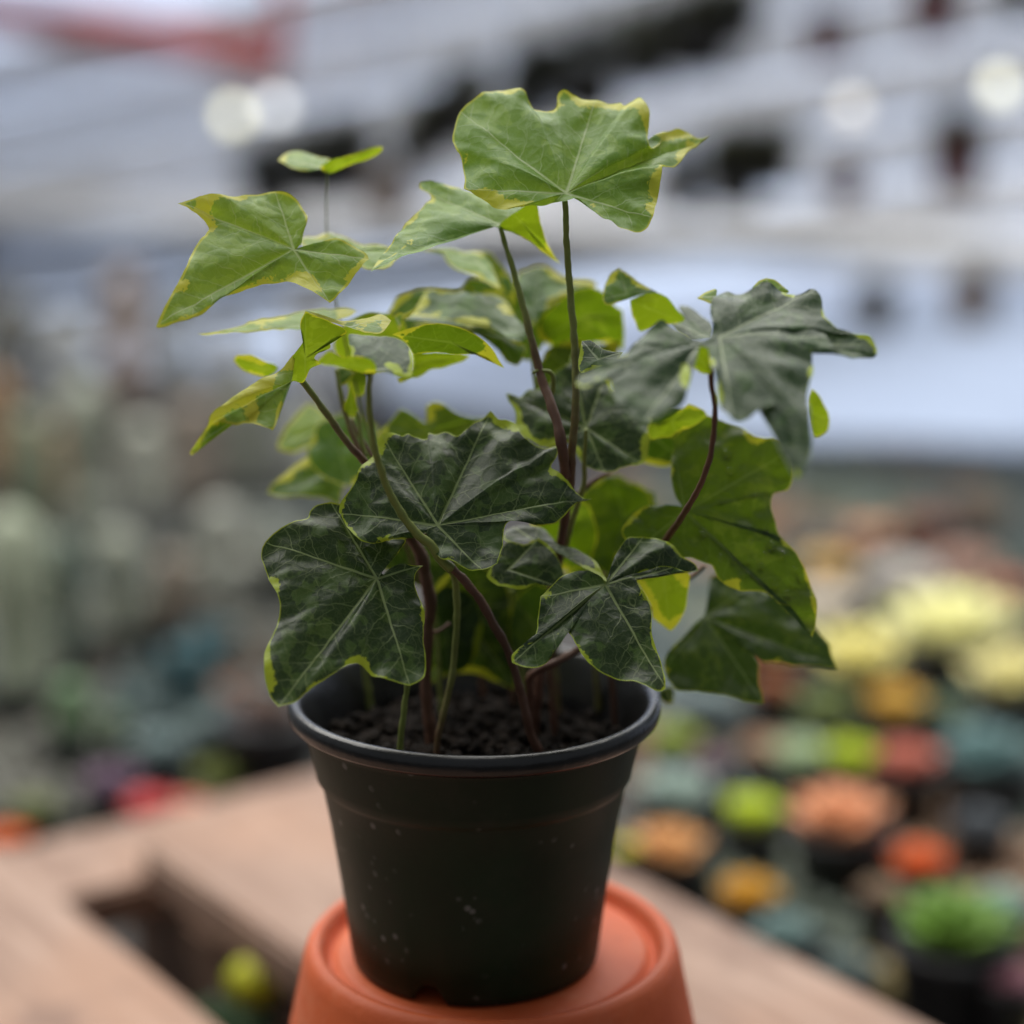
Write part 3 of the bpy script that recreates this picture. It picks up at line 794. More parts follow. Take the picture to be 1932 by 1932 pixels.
    tr = t.n('ShaderNodeBsdfTranslucent')
    tcol = t.mix(t.m('MULTIPLY', mm, 0.85), gi['Trans'], (0.62, 0.58, 0.03, 1))
    tcol = t.mix(t.m('MULTIPLY', vein, 0.35), tcol, t.mix(0.5, tcol, (0.5, 0.6, 0.1, 1)))
    tcol = t.mix(t.m('MULTIPLY', pm, 0.35), tcol, t.mix(0.4, tcol, (0.5, 0.6, 0.05, 1)))
    t.put(tr.inputs[0], tcol); t.put(tr.inputs['Normal'], b.outputs[0])
    mx = t.n('ShaderNodeMixShader'); t.put(mx.inputs[0], gi['TransFac'])
    t.put(mx.inputs[1], p.outputs[0]); t.put(mx.inputs[2], tr.outputs[0])
    t.put(go.inputs[0], mx.outputs[0])
    return g
LG = leaf_group()
def leaf_mat(name, **kw):
    m = bpy.data.materials.new(name); m.use_nodes = True
    nt = m.node_tree; nt.nodes.remove(nt.nodes['Principled BSDF'])
    gnode = nt.nodes.new('ShaderNodeGroup'); gnode.node_tree = LG
    for k, v in kw.items(): gnode.inputs[k].default_value = v
    nt.links.new(gnode.outputs[0], nt.nodes['Material Output'].inputs[0])
    return m
Y1 = (0.52, 0.54, 0.045, 1); Y2 = (0.31, 0.41, 0.012, 1)
LM = {
 'new':   leaf_mat('ivy_young_leaf', Dark=(0.1, 0.225, 0.018, 1), Mid=(0.165, 0.3, 0.032, 1), Margin=Y1, Vein=(0.44, 0.54, 0.28, 1), Trans=(0.34, 0.5, 0.03, 1), MarginWidth=0.15, TransFac=0.38, MidAmount=0.55, Rough=0.45, VeinFac=0.95, Fine=0.4, Spec=0.42),
 'newy':  leaf_mat('ivy_young_leaf_broad_yellow', Dark=(0.1, 0.225, 0.018, 1), Mid=(0.17, 0.31, 0.032, 1), Margin=Y1, Vein=(0.44, 0.54, 0.28, 1), Trans=(0.36, 0.5, 0.03, 1), MarginWidth=0.25, TransFac=0.4, MidAmount=0.6, Rough=0.45, VeinFac=0.95, Fine=0.38, Spec=0.42),
 'darkg': leaf_mat('ivy_dark_green_leaf', Dark=(0.012, 0.036, 0.005, 1), Mid=(0.03, 0.07, 0.01, 1), Margin=Y2, Vein=(0.16, 0.22, 0.09, 1), Trans=(0.08, 0.16, 0.005, 1), MarginWidth=0.08, TransFac=0.3, MidAmount=0.4, Rough=0.4, VeinFac=0.8, Fine=0.4, Spec=0.35),
 'dark':  leaf_mat('ivy_old_and_shaded_leaf', Dark=(0.0085, 0.025, 0.004, 1), Mid=(0.032, 0.072, 0.012, 1), Margin=Y2, Vein=(0.25, 0.31, 0.13, 1), Trans=(0.06, 0.12, 0.004, 1), MarginWidth=0.1, TransFac=0.2, MidAmount=0.5, Rough=0.38, VeinFac=1.0, Fine=0.5, Spec=0.42),
 'darkn':  leaf_mat('ivy_old_leaf_thin_edge', Dark=(0.0085, 0.025, 0.004, 1), Mid=(0.032, 0.072, 0.012, 1), Margin=Y2, Vein=(0.25, 0.31, 0.13, 1), Trans=(0.06, 0.12, 0.004, 1), MarginWidth=0.05, TransFac=0.2, MidAmount=0.5, Rough=0.38, VeinFac=1.0, Fine=0.5, Spec=0.42),
 'gloss': leaf_mat('ivy_old_leaf_glossy', Dark=(0.01, 0.036, 0.008, 1), Mid=(0.03, 0.075, 0.018, 1), Margin=Y2, Vein=(0.28, 0.34, 0.2, 1), Trans=(0.08, 0.16, 0.008, 1), MarginWidth=0.055, TransFac=0.16, MidAmount=0.42, Rough=0.4, VeinFac=0.9, Fine=0.45, Spec=0.24),
 'midg':  leaf_mat('ivy_mid_green_leaf', Dark=(0.03, 0.085, 0.012, 1), Mid=(0.07, 0.16, 0.025, 1), Margin=Y1, Vein=(0.2, 0.28, 0.12, 1), Trans=(0.2, 0.36, 0.015, 1), MarginWidth=0.14, TransFac=0.35, MidAmount=0.45, Rough=0.38, VeinFac=0.7, Fine=0.4, Spec=0.35),
 'under': leaf_mat('ivy_leaf_underside', Dark=(0.06, 0.11, 0.012, 1), Mid=(0.1, 0.17, 0.02, 1), Margin=Y2, Vein=(0.15, 0.22, 0.05, 1), Trans=(0.26, 0.37, 0.008, 1), MarginWidth=0.1, TransFac=0.5, MidAmount=0.45, Rough=0.6, VeinFac=0.5, Fine=0.4, Spec=0.25),
 'lit':   leaf_mat('ivy_leaf_thin_backlit', Dark=(0.03, 0.07, 0.008, 1), Mid=(0.06, 0.11, 0.012, 1), Margin=Y2, Vein=(0.17, 0.25, 0.07, 1), Trans=(0.15, 0.25, 0.004, 1), MarginWidth=0.1, TransFac=0.5, MidAmount=0.4, Rough=0.32, VeinFac=0.7, Fine=0.5, Spec=0.45),
}

# ------------------------------------------------------------------ ivy plant
REG = {'G': (0, 0, 3785), '1': (500, 250, 1200), '2': (1500, 250, 1200), '3': (2100, 900, 1200), '4': (650, 1100, 1200),
       '5': (900, 1700, 1200), '6': (1800, 1700, 1400), 'a': (1200, 1100, 800), 'b': (1400, 800, 800), 'c': (1800, 1300, 800), 'e': (1400, 1900, 800)}
def cv(reg, x, y):
    x0, y0, s = REG[reg]
    return ((x0 + x * s / 1932) * 1932 / 3785, (y0 + y * s / 1932) * 1932 / 3785)
def trace(spec):
    """'r:x,y x,yT x,y:dz |r2:...' -> rows (px, py, dz, tip, inner)"""
    out = []
    for seg in spec.split('|'):
        seg = seg.strip(); reg = seg[0]
        for tok in seg[2:].split():
            dz = 0.0
            if ':' in tok: tok, d = tok.split(':'); dz = float(d)
            tip = tok.endswith('T'); inn = tok.endswith('i')
            tok = tok.rstrip('Ti')
            x, y = tok.split(','); x, y = cv(reg, float(x), float(y))
            out.append((x, y, dz, 1.0 if tip else 0.0, 1.0 if inn else 0.0))
    return out
CMPX = 100 * 0.505 / FPX       # centimetres per picture unit near the plant

def outline_curve(rows, step):
    n = len(rows); tips = [i for i in range(n) if rows[i][3] > 0.5]
    if not tips: tips = [0]
    segs = []
    for a, b in zip(tips, tips[1:] + [tips[0] + n]):
        chain = [rows[k % n] for k in range(a, b + 1)]
        c = catmull(chain, step)
        c[:, 3] = 0; c[0, 3] = 1
        segs.append(c[:-1])
    return np.vstack(segs)

LEAFSEED = [0]
def patch_geo(P, rows, d, g, bulge, wave, nr, seed, ref=None):
    cur = outline_curve(rows, 3.6)
    N = len(cur)
    # tiny irregularities of the edge
    for i in range(N):
        q = mnoise.noise_vector(Vector((cur[i, 0] * 0.07, cur[i, 1] * 0.07, seed * 3.1)))
        if cur[i, 4] < 0.5:
            cur[i, 0] += q.x * 1.3; cur[i, 1] += q.y * 1.3
    base = axis_depth((ref or P)[1]) * 100 + d
    RX, RY = (ref or P)
    dep = lambda x, y: base + g[0] * (x - RX) * CMPX + g[1] * (y - RY) * CMPX
    P3 = at(P[0], P[1], dep(*P) / 100)
    O3 = np.array([at(c[0], c[1], (dep(c[0], c[1]) + c[2]) / 100) for c in cur])
    nrm = np.zeros(3)
    for i in range(N): nrm += np.cross(O3[i] - P3, O3[(i + 1) % N] - P3)
    nrm /= np.linalg.norm(nrm) + 1e-12
    if np.dot(nrm, CAM - P3) < 0: nrm = -nrm
    tips = [i for i in range(N) if cur[i, 3] > 0.5]
    size = np.mean(np.linalg.norm(O3 - P3, axis=1))
    # sector position of every ray
    lobe = np.zeros(N, int); x = np.zeros(N)
    for a, b, k in zip(tips, tips[1:] + [tips[0] + N], range(len(tips))):
        for j in range(a, b):
            x[j % N] = (j - a) / (b - a); lobe[j % N] = k if (j - a) / (b - a) < 0.5 else (k + 1) % len(tips)
    ts = np.array([0.0] + [((k + 1) / nr) ** 0.85 for k in range(nr)])
    V = [P3]; info = [(0.0, 0)]
    vid = np.zeros((nr + 1, N), int)
    for k in range(1, nr + 1):
        for j in range(N):
            t = ts[k]
            p = P3 + (O3[j] - P3) * t
            rl = np.linalg.norm(O3[j] - P3)
            off = bulge * rl * math.sin(math.pi * x[j]) ** 1.6 * 4 * t * (1 - t) * 0.5 if len(tips) > 1 else bulge * rl * 2 * t * (1 - t)
            nz = mnoise.noise(Vector((p[0] * 130, p[1] * 130, p[2] * 130 + seed * 7)))
            nz2 = mnoise.noise(Vector((p[0] * 330, p[1] * 330, p[2] * 330 + seed * 9)))
            off += wave * size * t * t * nz + 0.026 * size * t * nz2
            vid[k, j] = len(V); V.append(p + nrm * off)
    V = np.array(V)
    F = []; FL = []; FK = []
    for j in range(N):
        j2 = (j + 1) % N
        F.append((0, vid[1, j], vid[1, j2])); FL.append(lobe[j])
        for k in range(1, nr):
            F.append((vid[k, j], vid[k + 1, j], vid[k + 1, j2], vid[k, j2])); FL.append(lobe[j])
    # attributes in cm
    real = O3[cur[:, 4] < 0.5]
    if len(real) == 0: real = O3 + 1.0
    md = np.full(len(V), 9.0)
    for s in range(0, len(V), 2000):
        md[s:s + 2000] = np.sqrt(((V[s:s + 2000, None, :] - real[None, :, :]) ** 2).sum(2)).min(1) * 100
    rt = np.zeros(len(V)); rt[vid[1:].ravel()] = np.repeat(ts[1:], N)
    md = np.where(rt > 0.999, 0.0, md) if len(real) == N else md
    pdist = np.linalg.norm(V - P3, axis=1) * 100
    md = md + 0.5 * np.clip(1 - pdist / min(0.9, size * 45), 0, 1)
    ax = np.cross(nrm, np.array([0.2, 0.1, 0.97])); ax /= np.linalg.norm(ax); ay = np.cross(nrm, ax)
    flat = np.stack([(V - P3) @ ax, (V - P3) @ ay], 1) * 100 + np.array([seed * 13.7, seed * 5.3])
    vd = []
    for ti in tips:
        q = O3[ti] - P3; vd.append(q / (np.linalg.norm(q) + 1e-9))
    sd = [np.cross(nrm, q) for q in vd]
    L = []
    for f, k in zip(F, FL):
        for i in f:
            v = (V[i] - P3) * 100
            L.append((v @ vd[k], v @ sd[k]))
    # the base direction counts as no vein: where no tips were marked keep veins far
    return V, F, np.array(L), md, rt, flat

ivy = empty('ivy_plant', (-0.010, 0, 0.194))
tag(ivy, 'variegated green ivy with yellow leaf edges growing in the dark nursery pot', 'plant')
IVYO = np.array(ivy.location)

def leaf(P, spec, d=0.0, g=(0, -0.5), tone='dark', bulge=0.10, wave=0.09, extra=(), label=None, nr=16):
    """a leaf blade (one mesh); extra: further folded patches (P, spec, d, g, tone)"""
    LEAFSEED[0] += 1; seed = LEAFSEED[0]
    Pg = cv(*P)
    parts = [(Pg, trace(spec), d, g, tone)] + [(cv(*e[0]), trace(e[1]), e[2], e[3], e[4]) for e in extra]
    AV = []; AF = []; AL = []; AM = []; AT = []; AFl = []; mats = []; mi = []
    for q, (p, rows, dd, gg, tn) in enumerate(parts):
        V, F, L, md, rt, fl = patch_geo(p, rows, dd, gg, bulge, wave, nr if q == 0 else 9, seed + q * 0.37)
        n = sum(len(a) for a in AV)
        AV.append(V - IVYO); AF += [tuple(int(i) + n for i in f) for f in F]
        AL.append(L); AM.append(md); AT.append(rt); AFl.append(fl)
        if tn not in mats: mats.append(tn)
        mi += [mats.index(tn)] * len(F)
    V = np.vstack(AV); L = np.vstack(AL); md = np.concatenate(AM); rt = np.concatenate(AT); fl = np.vstack(AFl)
    me = bpy.data.meshes.new('leaf'); me.from_pydata(V.tolist(), [], AF)
    for m_ in mats: me.materials.append(LM[m_])
    me.polygons.foreach_set('material_index', mi)
    me.polygons.foreach_set('use_smooth', [True] * len(AF))
    li = np.zeros(len(me.loops), np.int32); me.loops.foreach_get('vertex_index', li)
    for nm, arr in (('lobe', L), ('margin', np.stack([md, rt], 1)[li]), ('flat', fl[li])):
        uv = me.uv_layers.new(name=nm)
        uv.data.foreach_set('uv', np.ascontiguousarray(arr, dtype=np.float32).ravel())
    me.update()
    o = bpy.data.objects.new('leaf', me); col.objects.link(o); o.parent = ivy
    if label: o['label'] = label
    return o

# -- crown
leaf(('2', 955, 750), '2:945,800 860,785 770,792 690,815 600,842 520,805 455,765 345,725T 350,640 335,540 300,480 280,420 290,350 320,275T 400,195 500,135 600,130 690,150 735,200 770,235 860,240 895,220 905,160 935,137 1000,160 1060,178 1130,187T 1220,190 1280,185 1305,215 1390,172 1440,240 1448,330 1440,450 1465,485:0.2 1520,430:0.4 1560,365:0.6 1610,348:0.8 1680,380:1.0 1740,415:1.1 1805,420T:1.2 1740,450:1.0 1680,490:0.8 1640,550:0.5 1590,585:0.3 1530,590 1520,650 1500,770 1470,900T 1430,955 1350,972 1270,960 1200,920 1130,860 1070,825 1010,800 965,798',
     d=-1.0, g=(0.05, -0.75), tone='new', bulge=0.13, label='broad upright leaf at the very top of the plant')
leaf(('G', 944, 424), 'G:938,432 900,425 850,426 800,438 770,462 735,486 700,505T:-0.4|1:1440,1160 1520,1050 1590,940 1680,860 1760,770 1690,722T 1700,690 1790,695 1900,705|G:900,365 950,372 1008,380i 975,400i 950,425i',
     d=0.4, g=(0.2, -1.3), tone='new', bulge=0.1,
     extra=[(('G', 985, 420), 'G:943,428i 975,398i 1008,381i 1020,420 1034,462 1057,498T:0.3 1030,480 1000,455 972,440', 0.5, (0.4, 0.5), 'under')], label='drooping leaf under the top leaf with its right lobe folded down')
leaf(('1', 1250, 1090), '1:985,1045 1000,1012 1080,1008 1150,990 1250,1020 1350,1050 1480,1062T 1560,1080 1660,1072T 1600,1110 1550,1150 1500,1190 1380,1192T 1250,1150 1100,1110', d=2.0, g=(0, -2.0), tone='newy', bulge=0.05)
leaf(('1', 945, 1082), '1:988,1040 1000,990 1025,900 1010,850 960,780 900,745 830,730T 750,735 640,755 560,775 470,768 330,793 255,800T 330,850 390,895 440,940 420,980 340,1090 300,1190 240,1310 180,1420 125,1527T 140,1540 230,1525 320,1500 420,1445 540,1370 650,1320 780,1290 880,1265 920,1270 980,1310 1060,1360 1155,1410T 1200,1370 1260,1300 1320,1220 1370,1160 1392,1140T 1370,1100 1300,1060 1230,1030 1180,1015 1100,1040 1030,1065 962,1086',
     d=-0.8, g=(0.25, -0.55), tone='newy', bulge=0.11, label='large pointed leaf reaching out at the upper left')
leaf(('1', 1120, 603), '1:850,550T 900,512 970,497 1040,508 1100,535 1158,552i 1140,580i 1120,606 1000,607 920,592', d=3.0, g=(-0.2, -2.0), tone='new', bulge=0.05,
     extra=[(('1', 1180, 585), '1:1103,597i 1160,552i 1280,520 1400,480 1472,470T 1465,500 1400,540 1300,570 1210,610 1150,630', 3.0, (0.3, 0.6), 'under')], label='small folded leaf alone on a thin stalk at the upper left')
# -- left tier
leaf(('1', 1020, 1530), '1:370,1586T 480,1578 600,1545 740,1505 850,1480 980,1450 1080,1435 1200,1430 1280,1435 1322,1455T 1300,1485 1250,1500 1100,1520 1000,1562 850,1562 700,1572 600,1583 500,1588', d=0.6, g=(0.0, -2.2), tone='newy', bulge=0.04)
leaf(('4', 690, 500), '4:700,345i 620,430 500,490 370,570 270,640 205,700:0.1 188,770:0.2 130,850:0.4 83,920T:0.6 95,937:0.6 130,890:0.4 165,800:0.2 230,740 300,750 370,760 450,745 510,775 575,796T 600,740 630,620 660,530i 690,440i', d=-2.4, g=(0.55, -0.6), tone='newy', bulge=0.08,
     extra=[(('4', 770, 360), '4:768,80 830,105 900,135 1000,185 1012,215 930,235 915,300 870,310 825,360 865,392 800,430 760,505 700,497i 665,512i 690,400i 700,345i 760,250i 740,160', -1.9, (0.2, 0.35), 'under'),
            (('4', 1040, 175), '4:772,80i 870,120 960,140 1060,140 1130,125 1220,100 1282,130T 1250,190 1200,225 1100,205 1000,172 900,142i', -1.6, (0, -1.6), 'newy')], label='twisted leaf with a broad yellow edge hanging at the left')
leaf(('4', 1150, 440), '4:1030,215 1110,222 1200,228 1300,238 1370,270 1410,340 1415,420T 1390,465 1330,470 1310,432 1250,412 1190,440 1150,468 1090,445 1020,385 1045,340 1030,280', d=-4.6, g=(0, -1.2), tone='gloss', bulge=0.1,
     extra=[(('4', 1020, 400), '4:830,390 880,340 920,320 1000,350 1060,345 1150,360i 1190,400i 1190,440i 1150,470 1100,442 1000,417 900,402', -4.7, (0, 0.5), 'under')], label='blurred grey-green leaf curling at the front left')
leaf(('a', 1130, 400), 'a:600,330T 700,300 800,268 900,240 1010,228 1120,245 1220,270 1330,320 1430,390 1500,470 1560,570 1605,630T 1520,590 1440,530 1330,500 1180,495 1000,480 850,500 780,510 740,440 680,370', d=-0.8, g=(0, 0.5), tone='lit', bulge=0.05)
leaf(('a', 900, 560), 'a:780,500 900,490 1050,485 1180,495 1295,520T 1250,560 1150,600 1050,630 950,640 880,690 820,718 770,715 720,740 670,760T 650,720 720,700 780,640', d=1.0, g=(0, 0.4), tone='under', bulge=0.1)
leaf(('b', 1180, 1010), 'b:230,940 300,870T 380,740 460,680 530,705 620,685 700,680 740,660 830,680 950,690 1060,720 1160,800 1240,920 1300,1010 1322,1080T 1240,1112 1150,1085 1060,1030 950,980 800,960 650,930 520,895 400,885 300,880', d=2.0, g=(0.1, -1.5), tone='midg', bulge=0.08, label='shiny green leaf behind the left stem')
leaf(('b', 1100, 1100), 'b:300,985 420,940 560,930 700,950 840,970 950,985 1050,1030 1160,1090 1240,1115 1320,1160T 1300,1240 1250,1330 1200,1325T 1140,1290 1080,1210 1030,1170 900,1080 700,1000 500,990', d=2.6, g=(0, -0.6), tone='midg', bulge=0.08)
leaf(('b', 900, 420), 'b:310,280T 420,290 520,300 640,300 760,310 890,320 960,380 1020,470 1060,560 1082,640T 980,590 880,530 780,500 690,470 600,390 520,310', d=4.0, g=(0, -1.6), tone='new', bulge=0.05)
leaf(('b', 1000, 600), 'b:820,560 720,665T 900,700 1050,740 1180,830 1220,700 1190,560 1150,510T 1080,420 1010,340 940,310 900,325 960,370 1040,480 1080,600 1075,640 960,590', d=4.4, g=(0, -0.4), tone='midg', bulge=0.08)
leaf(('b', 1380, 800), 'b:1240,510 1300,470 1380,435 1460,430T 1540,470 1640,540 1740,575 1850,580 1932,600 1932,650 1800,640 1720,680 1600,760 1500,820 1430,890 1370,985T 1330,900 1290,780 1230,640', d=4.2, g=(0.2, -0.9), tone='midg', bulge=0.1)
leaf(('2', 1050, 1480), '2:820,1480 900,1400 1000,1330 1100,1310 1190,1345 1240,1410 1290,1450T 1300,1560 1295,1680T 1200,1640 1100,1640 1000,1700 920,1690 800,1620T 785,1560', d=4.0, g=(0, 0.4), tone='lit', bulge=0.1)
# -- right tier
leaf(('3', 790, 545), '3:610,475 660,460 690,450i 660,380 720,380 790,430 855,485 850,570T 760,575 690,560', d=0.8, g=(0, -1.6), tone='gloss', bulge=0.06,
     extra=[(('3', 350, 300), '3:207,335T 215,260 250,190 300,150T 360,190 430,240 535,292i 450,300i 380,322i 300,345 230,367', 1.0, (0.1, -0.7), 'midg'),
            (('3', 520, 400), '3:368,338i 450,301i 540,294i 600,330 650,390 692,456i 600,482 500,500 430,522 400,470 378,420', 1.1, (0, 0.4), 'under')], label='curled leaf with its yellow-green underside showing, left of the big right leaf')
leaf(('3', 790, 600), '3:780,570i 700,560 640,520 570,485 500,500 430,550 380,600 330,650 240,700 150,740 60,790T 50,840 110,865 150,830 190,790 225,805 260,890 300,970 350,1010 400,1045 460,1050T 540,1035 620,990 690,930 700,850 700,750 705,650 730,600i', d=-5.2, g=(0.1, -1.1), tone='gloss', bulge=0.12,
     extra=[(('3', 900, 560), '3:770,590i 850,540 850,450 850,360 890,275 940,265 1000,285 1080,290 1150,250 1220,240 1310,290 1390,300 1450,280T 1500,340 1520,420 1540,450 1600,500:0.1 1700,540:0.2 1790,560:0.3 1838,625T:0.4 1830,665:0.4 1750,680:0.3 1650,695:0.2 1590,670:0.1 1560,600 1520,540 1480,500 1450,600 1460,750 1430,850 1430,1000 1445,1150:0.2 1450,1200:0.3 1430,1300:0.5 1400,1370:0.7 1350,1395T:0.8 1330,1350:0.7 1330,1200:0.4 1300,1080:0.2 1230,990 1150,990 1060,1030 980,1040T 930,1000 900,930 880,850 850,760 845,680 830,620i', -5.1, (0.1, -1.1), 'gloss'),
            (('3', 775, 680), '3:710,620i 740,585 790,580 835,620i 845,700 850,770 800,770 740,740 705,760', -4.9, (0, 0.4), 'under'),
            (('3', 830, 320), '3:765,322T 830,285 885,275i 862,355i 820,345', -3.0, (0, -1.0), 'newy'),
            (('3', 1190, 260), '3:1095,280i 1130,225 1180,203T 1230,215 1275,250 1312,292i 1200,300i', -2.9, (0, -0.5), 'new')], label='large blurred dark leaf spreading at the right front', nr=18)
leaf(('3', 1450, 1010), '3:1450,865T 1490,900 1530,970 1560,1050T 1545,1110 1500,1145 1460,1145 1440,1080 1425,1000 1430,920', d=1.0, g=(0, 0.3), tone='under', bulge=0.08)
leaf(('6', 1010, 262), '3:680,1567 640,1500 615,1400 615,1300 630,1200 620,1150T 690,1100 780,1030 850,1030 950,1060 1030,1090 1090,1140 1150,1160 1230,1160 1300,1185 1335,1230T 1338,1330 1330,1420 1300,1465 1240,1470 1215,1510 1210,1600 1240,1690 1280,1780|6:1500,390 1560,470 1620,560 1660,640 1680,720 1685,820 1665,900T 1640,850 1600,800 1540,750 1480,730 1430,680 1380,670 1300,665 1230,640 1180,600 1150,540 1110,530 1050,505 960,500 860,480 760,460T 700,400 690,350 740,280 800,235 870,225 980,237', d=-0.2, g=(0.1, -0.35), tone='lit', bulge=0.05, nr=20, label='large glowing wet leaf with droplets at the right')
leaf(('6', 700, 300), '6:470,180 560,110 640,80T 670,120 750,120 810,150 840,210T 830,240 780,280 740,340 700,420 660,480 625,600T 560,540 480,480 420,440 410,380 440,280', d=3.0, g=(0, -0.3), tone='lit', bulge=0.1)
leaf(('6', 700, 520), '6:410,430 520,420 650,420 760,400 840,460 820,560 760,640 620,660T 500,640 420,600 400,520', d=3.3, g=(0, -0.3), tone='lit', bulge=0.1)
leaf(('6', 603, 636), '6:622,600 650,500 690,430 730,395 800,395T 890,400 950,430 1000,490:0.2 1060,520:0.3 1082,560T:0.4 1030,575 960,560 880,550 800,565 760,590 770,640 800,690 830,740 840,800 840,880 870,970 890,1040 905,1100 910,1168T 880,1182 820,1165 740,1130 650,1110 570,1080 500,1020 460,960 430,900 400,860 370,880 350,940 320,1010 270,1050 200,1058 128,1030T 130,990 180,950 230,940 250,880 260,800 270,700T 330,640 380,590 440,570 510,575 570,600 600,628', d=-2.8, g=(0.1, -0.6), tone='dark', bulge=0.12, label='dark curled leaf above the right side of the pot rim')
leaf(('6', 900, 600), '6:765,590 850,560 950,570 1030,580 1025,680 1010,770 970,840 935,868T 890,840 845,800 840,750 800,680', d=-0.6, g=(0, 0.3), tone='under', bulge=0.08)
leaf(('6', 1112, 800), '6:1140,600 1140,680 1110,785 1050,850 980,920 910,1000 905,1060T 940,1140 980,1180 1080,1180 1160,1190 1250,1215 1330,1235 1412,1242T 1405,1190 1385,1120 1385,1050 1345,975 1400,1030 1500,1035 1570,1050 1680,1055 1798,1058T 1760,980 1740,930 1690,880 1650,830 1560,760 1450,690 1350,640T 1250,600 1180,580', d=1.6, g=(0.1, -0.5), tone='darkg', bulge=0.08, label='dark leaf pointing right beside the pot rim')
# -- centre
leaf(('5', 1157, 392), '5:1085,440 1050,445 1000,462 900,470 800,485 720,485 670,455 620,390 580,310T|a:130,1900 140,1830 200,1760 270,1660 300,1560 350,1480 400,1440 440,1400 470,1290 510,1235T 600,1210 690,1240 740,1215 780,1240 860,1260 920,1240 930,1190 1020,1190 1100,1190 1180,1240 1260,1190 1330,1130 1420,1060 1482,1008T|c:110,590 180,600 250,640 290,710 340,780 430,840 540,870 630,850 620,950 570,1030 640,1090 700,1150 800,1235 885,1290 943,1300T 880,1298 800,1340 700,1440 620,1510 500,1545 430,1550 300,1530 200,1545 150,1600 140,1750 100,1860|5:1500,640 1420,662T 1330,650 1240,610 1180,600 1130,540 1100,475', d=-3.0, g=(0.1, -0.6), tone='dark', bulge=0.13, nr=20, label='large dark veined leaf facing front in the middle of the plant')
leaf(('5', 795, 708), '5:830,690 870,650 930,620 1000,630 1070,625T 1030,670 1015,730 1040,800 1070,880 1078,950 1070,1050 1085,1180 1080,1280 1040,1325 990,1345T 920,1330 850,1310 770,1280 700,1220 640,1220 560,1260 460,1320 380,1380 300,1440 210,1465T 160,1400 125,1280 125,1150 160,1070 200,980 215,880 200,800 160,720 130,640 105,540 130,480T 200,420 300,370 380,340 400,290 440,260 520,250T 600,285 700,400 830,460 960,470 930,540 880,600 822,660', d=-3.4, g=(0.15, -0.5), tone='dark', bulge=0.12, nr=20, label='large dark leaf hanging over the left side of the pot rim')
leaf(('6', 110, 560), '6:0,600 50,640 80,650 180,660 240,630 300,640 392,656T 395,600 370,520 330,450 265,400T 200,430 100,420 60,500 10,560', d=-1.4, g=(0, -0.6), tone='darkn', bulge=0.1)
leaf(('6', 200, 385), '6:90,410 95,360 130,335T 180,333 280,345 330,385 380,435 450,455 530,498 580,555 614,618T 560,582 480,535 400,485 340,462 270,408 200,425', d=-0.4, g=(0, -1.2), tone='darkn', bulge=0.06)
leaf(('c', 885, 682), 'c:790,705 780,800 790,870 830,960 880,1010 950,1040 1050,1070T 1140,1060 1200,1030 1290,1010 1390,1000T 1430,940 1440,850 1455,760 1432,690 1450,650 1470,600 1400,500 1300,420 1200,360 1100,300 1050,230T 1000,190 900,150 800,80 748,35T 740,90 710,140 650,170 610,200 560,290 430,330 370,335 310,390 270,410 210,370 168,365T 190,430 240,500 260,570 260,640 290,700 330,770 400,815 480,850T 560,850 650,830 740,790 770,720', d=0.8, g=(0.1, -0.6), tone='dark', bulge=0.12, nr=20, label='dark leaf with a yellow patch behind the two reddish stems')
leaf(('c', 1650, 620), 'c:1435,690 1470,645 1540,640 1600,600 1700,540 1800,465T 1900,500 1960,560 1900,620 1800,680 1690,720T 1640,760 1540,765 1460,782', d=0.6, g=(0, 0.3), tone='under', bulge=0.12)
leaf(('3', 180, 690), '3:65,750 80,580T 130,575 190,620 260,640 330,640T 280,700 150,745', d=-1.8, g=(0, -1.0), tone='gloss', bulge=0.08)
# -- back
leaf(('4', 880, 780), '4:600,880T 640,800 700,720 760,650 800,620T 860,660 920,730 960,800 880,870 780,900 700,925T 630,910', d=5.6, g=(0, -0.8), tone='newy', bulge=0.08)
leaf(('4', 1000, 1000), '4:545,1165T 600,1090 680,1020 760,970 860,920 950,855T 1050,900 1110,970 1060,1060 1000,1130 975,1245T 900,1200 820,1190 720,1185 620,1190', d=4.6, g=(0, -0.7), tone='midg', bulge=0.08, label='blurred yellow-edged leaf at the back left')
leaf(('4', 1500, 800), '4:1210,800 1290,720 1340,660T 1420,700 1490,745 1490,650 1530,620T 1590,630 1660,680 1760,712 1850,700T 1780,760 1690,850 1500,880 1400,870 1260,820', d=3.2, g=(0, -0.4), tone='lit', bulge=0.1)
leaf(('5', 1300, 900), '5:1120,560 1250,600 1430,640 1560,740 1590,850T 1600,1000 1640,1100 1610,1250 1625,1362T 1500,1320 1350,1270 1200,1280 1100,1340T 1080,1300 1100,1100 1110,900', d=2.6, g=(0, 0.2), tone='dark', bulge=0.1)  # dark tone here paints the shade this leaf sits in
leaf(('6', 330, 420), '6:300,150 420,180 520,230T 560,360 540,480 450,560T 350,560 250,500 220,380 250,250', d=2.2, g=(0, 0.2), tone='lit', bulge=0.1)
leaf(('G', 1150, 985), 'G:1095,1010 1085,950T 1120,915 1165,895T 1200,915 1235,930T 1240,985 1215,1040 1180,1070T 1130,1060', d=3.8, g=(0, -0.2), tone='lit', bulge=0.1)
leaf(('G', 930, 1120), 'G:850,1090 880,1050T 940,1040 1000,1060 1045,1050T 1040,1110 1020,1160 1030,1205T 970,1200 930,1230 890,1245T 880,1180 850,1140', d=3.4, g=(0, 0.1), tone='dark', bulge=0.1)
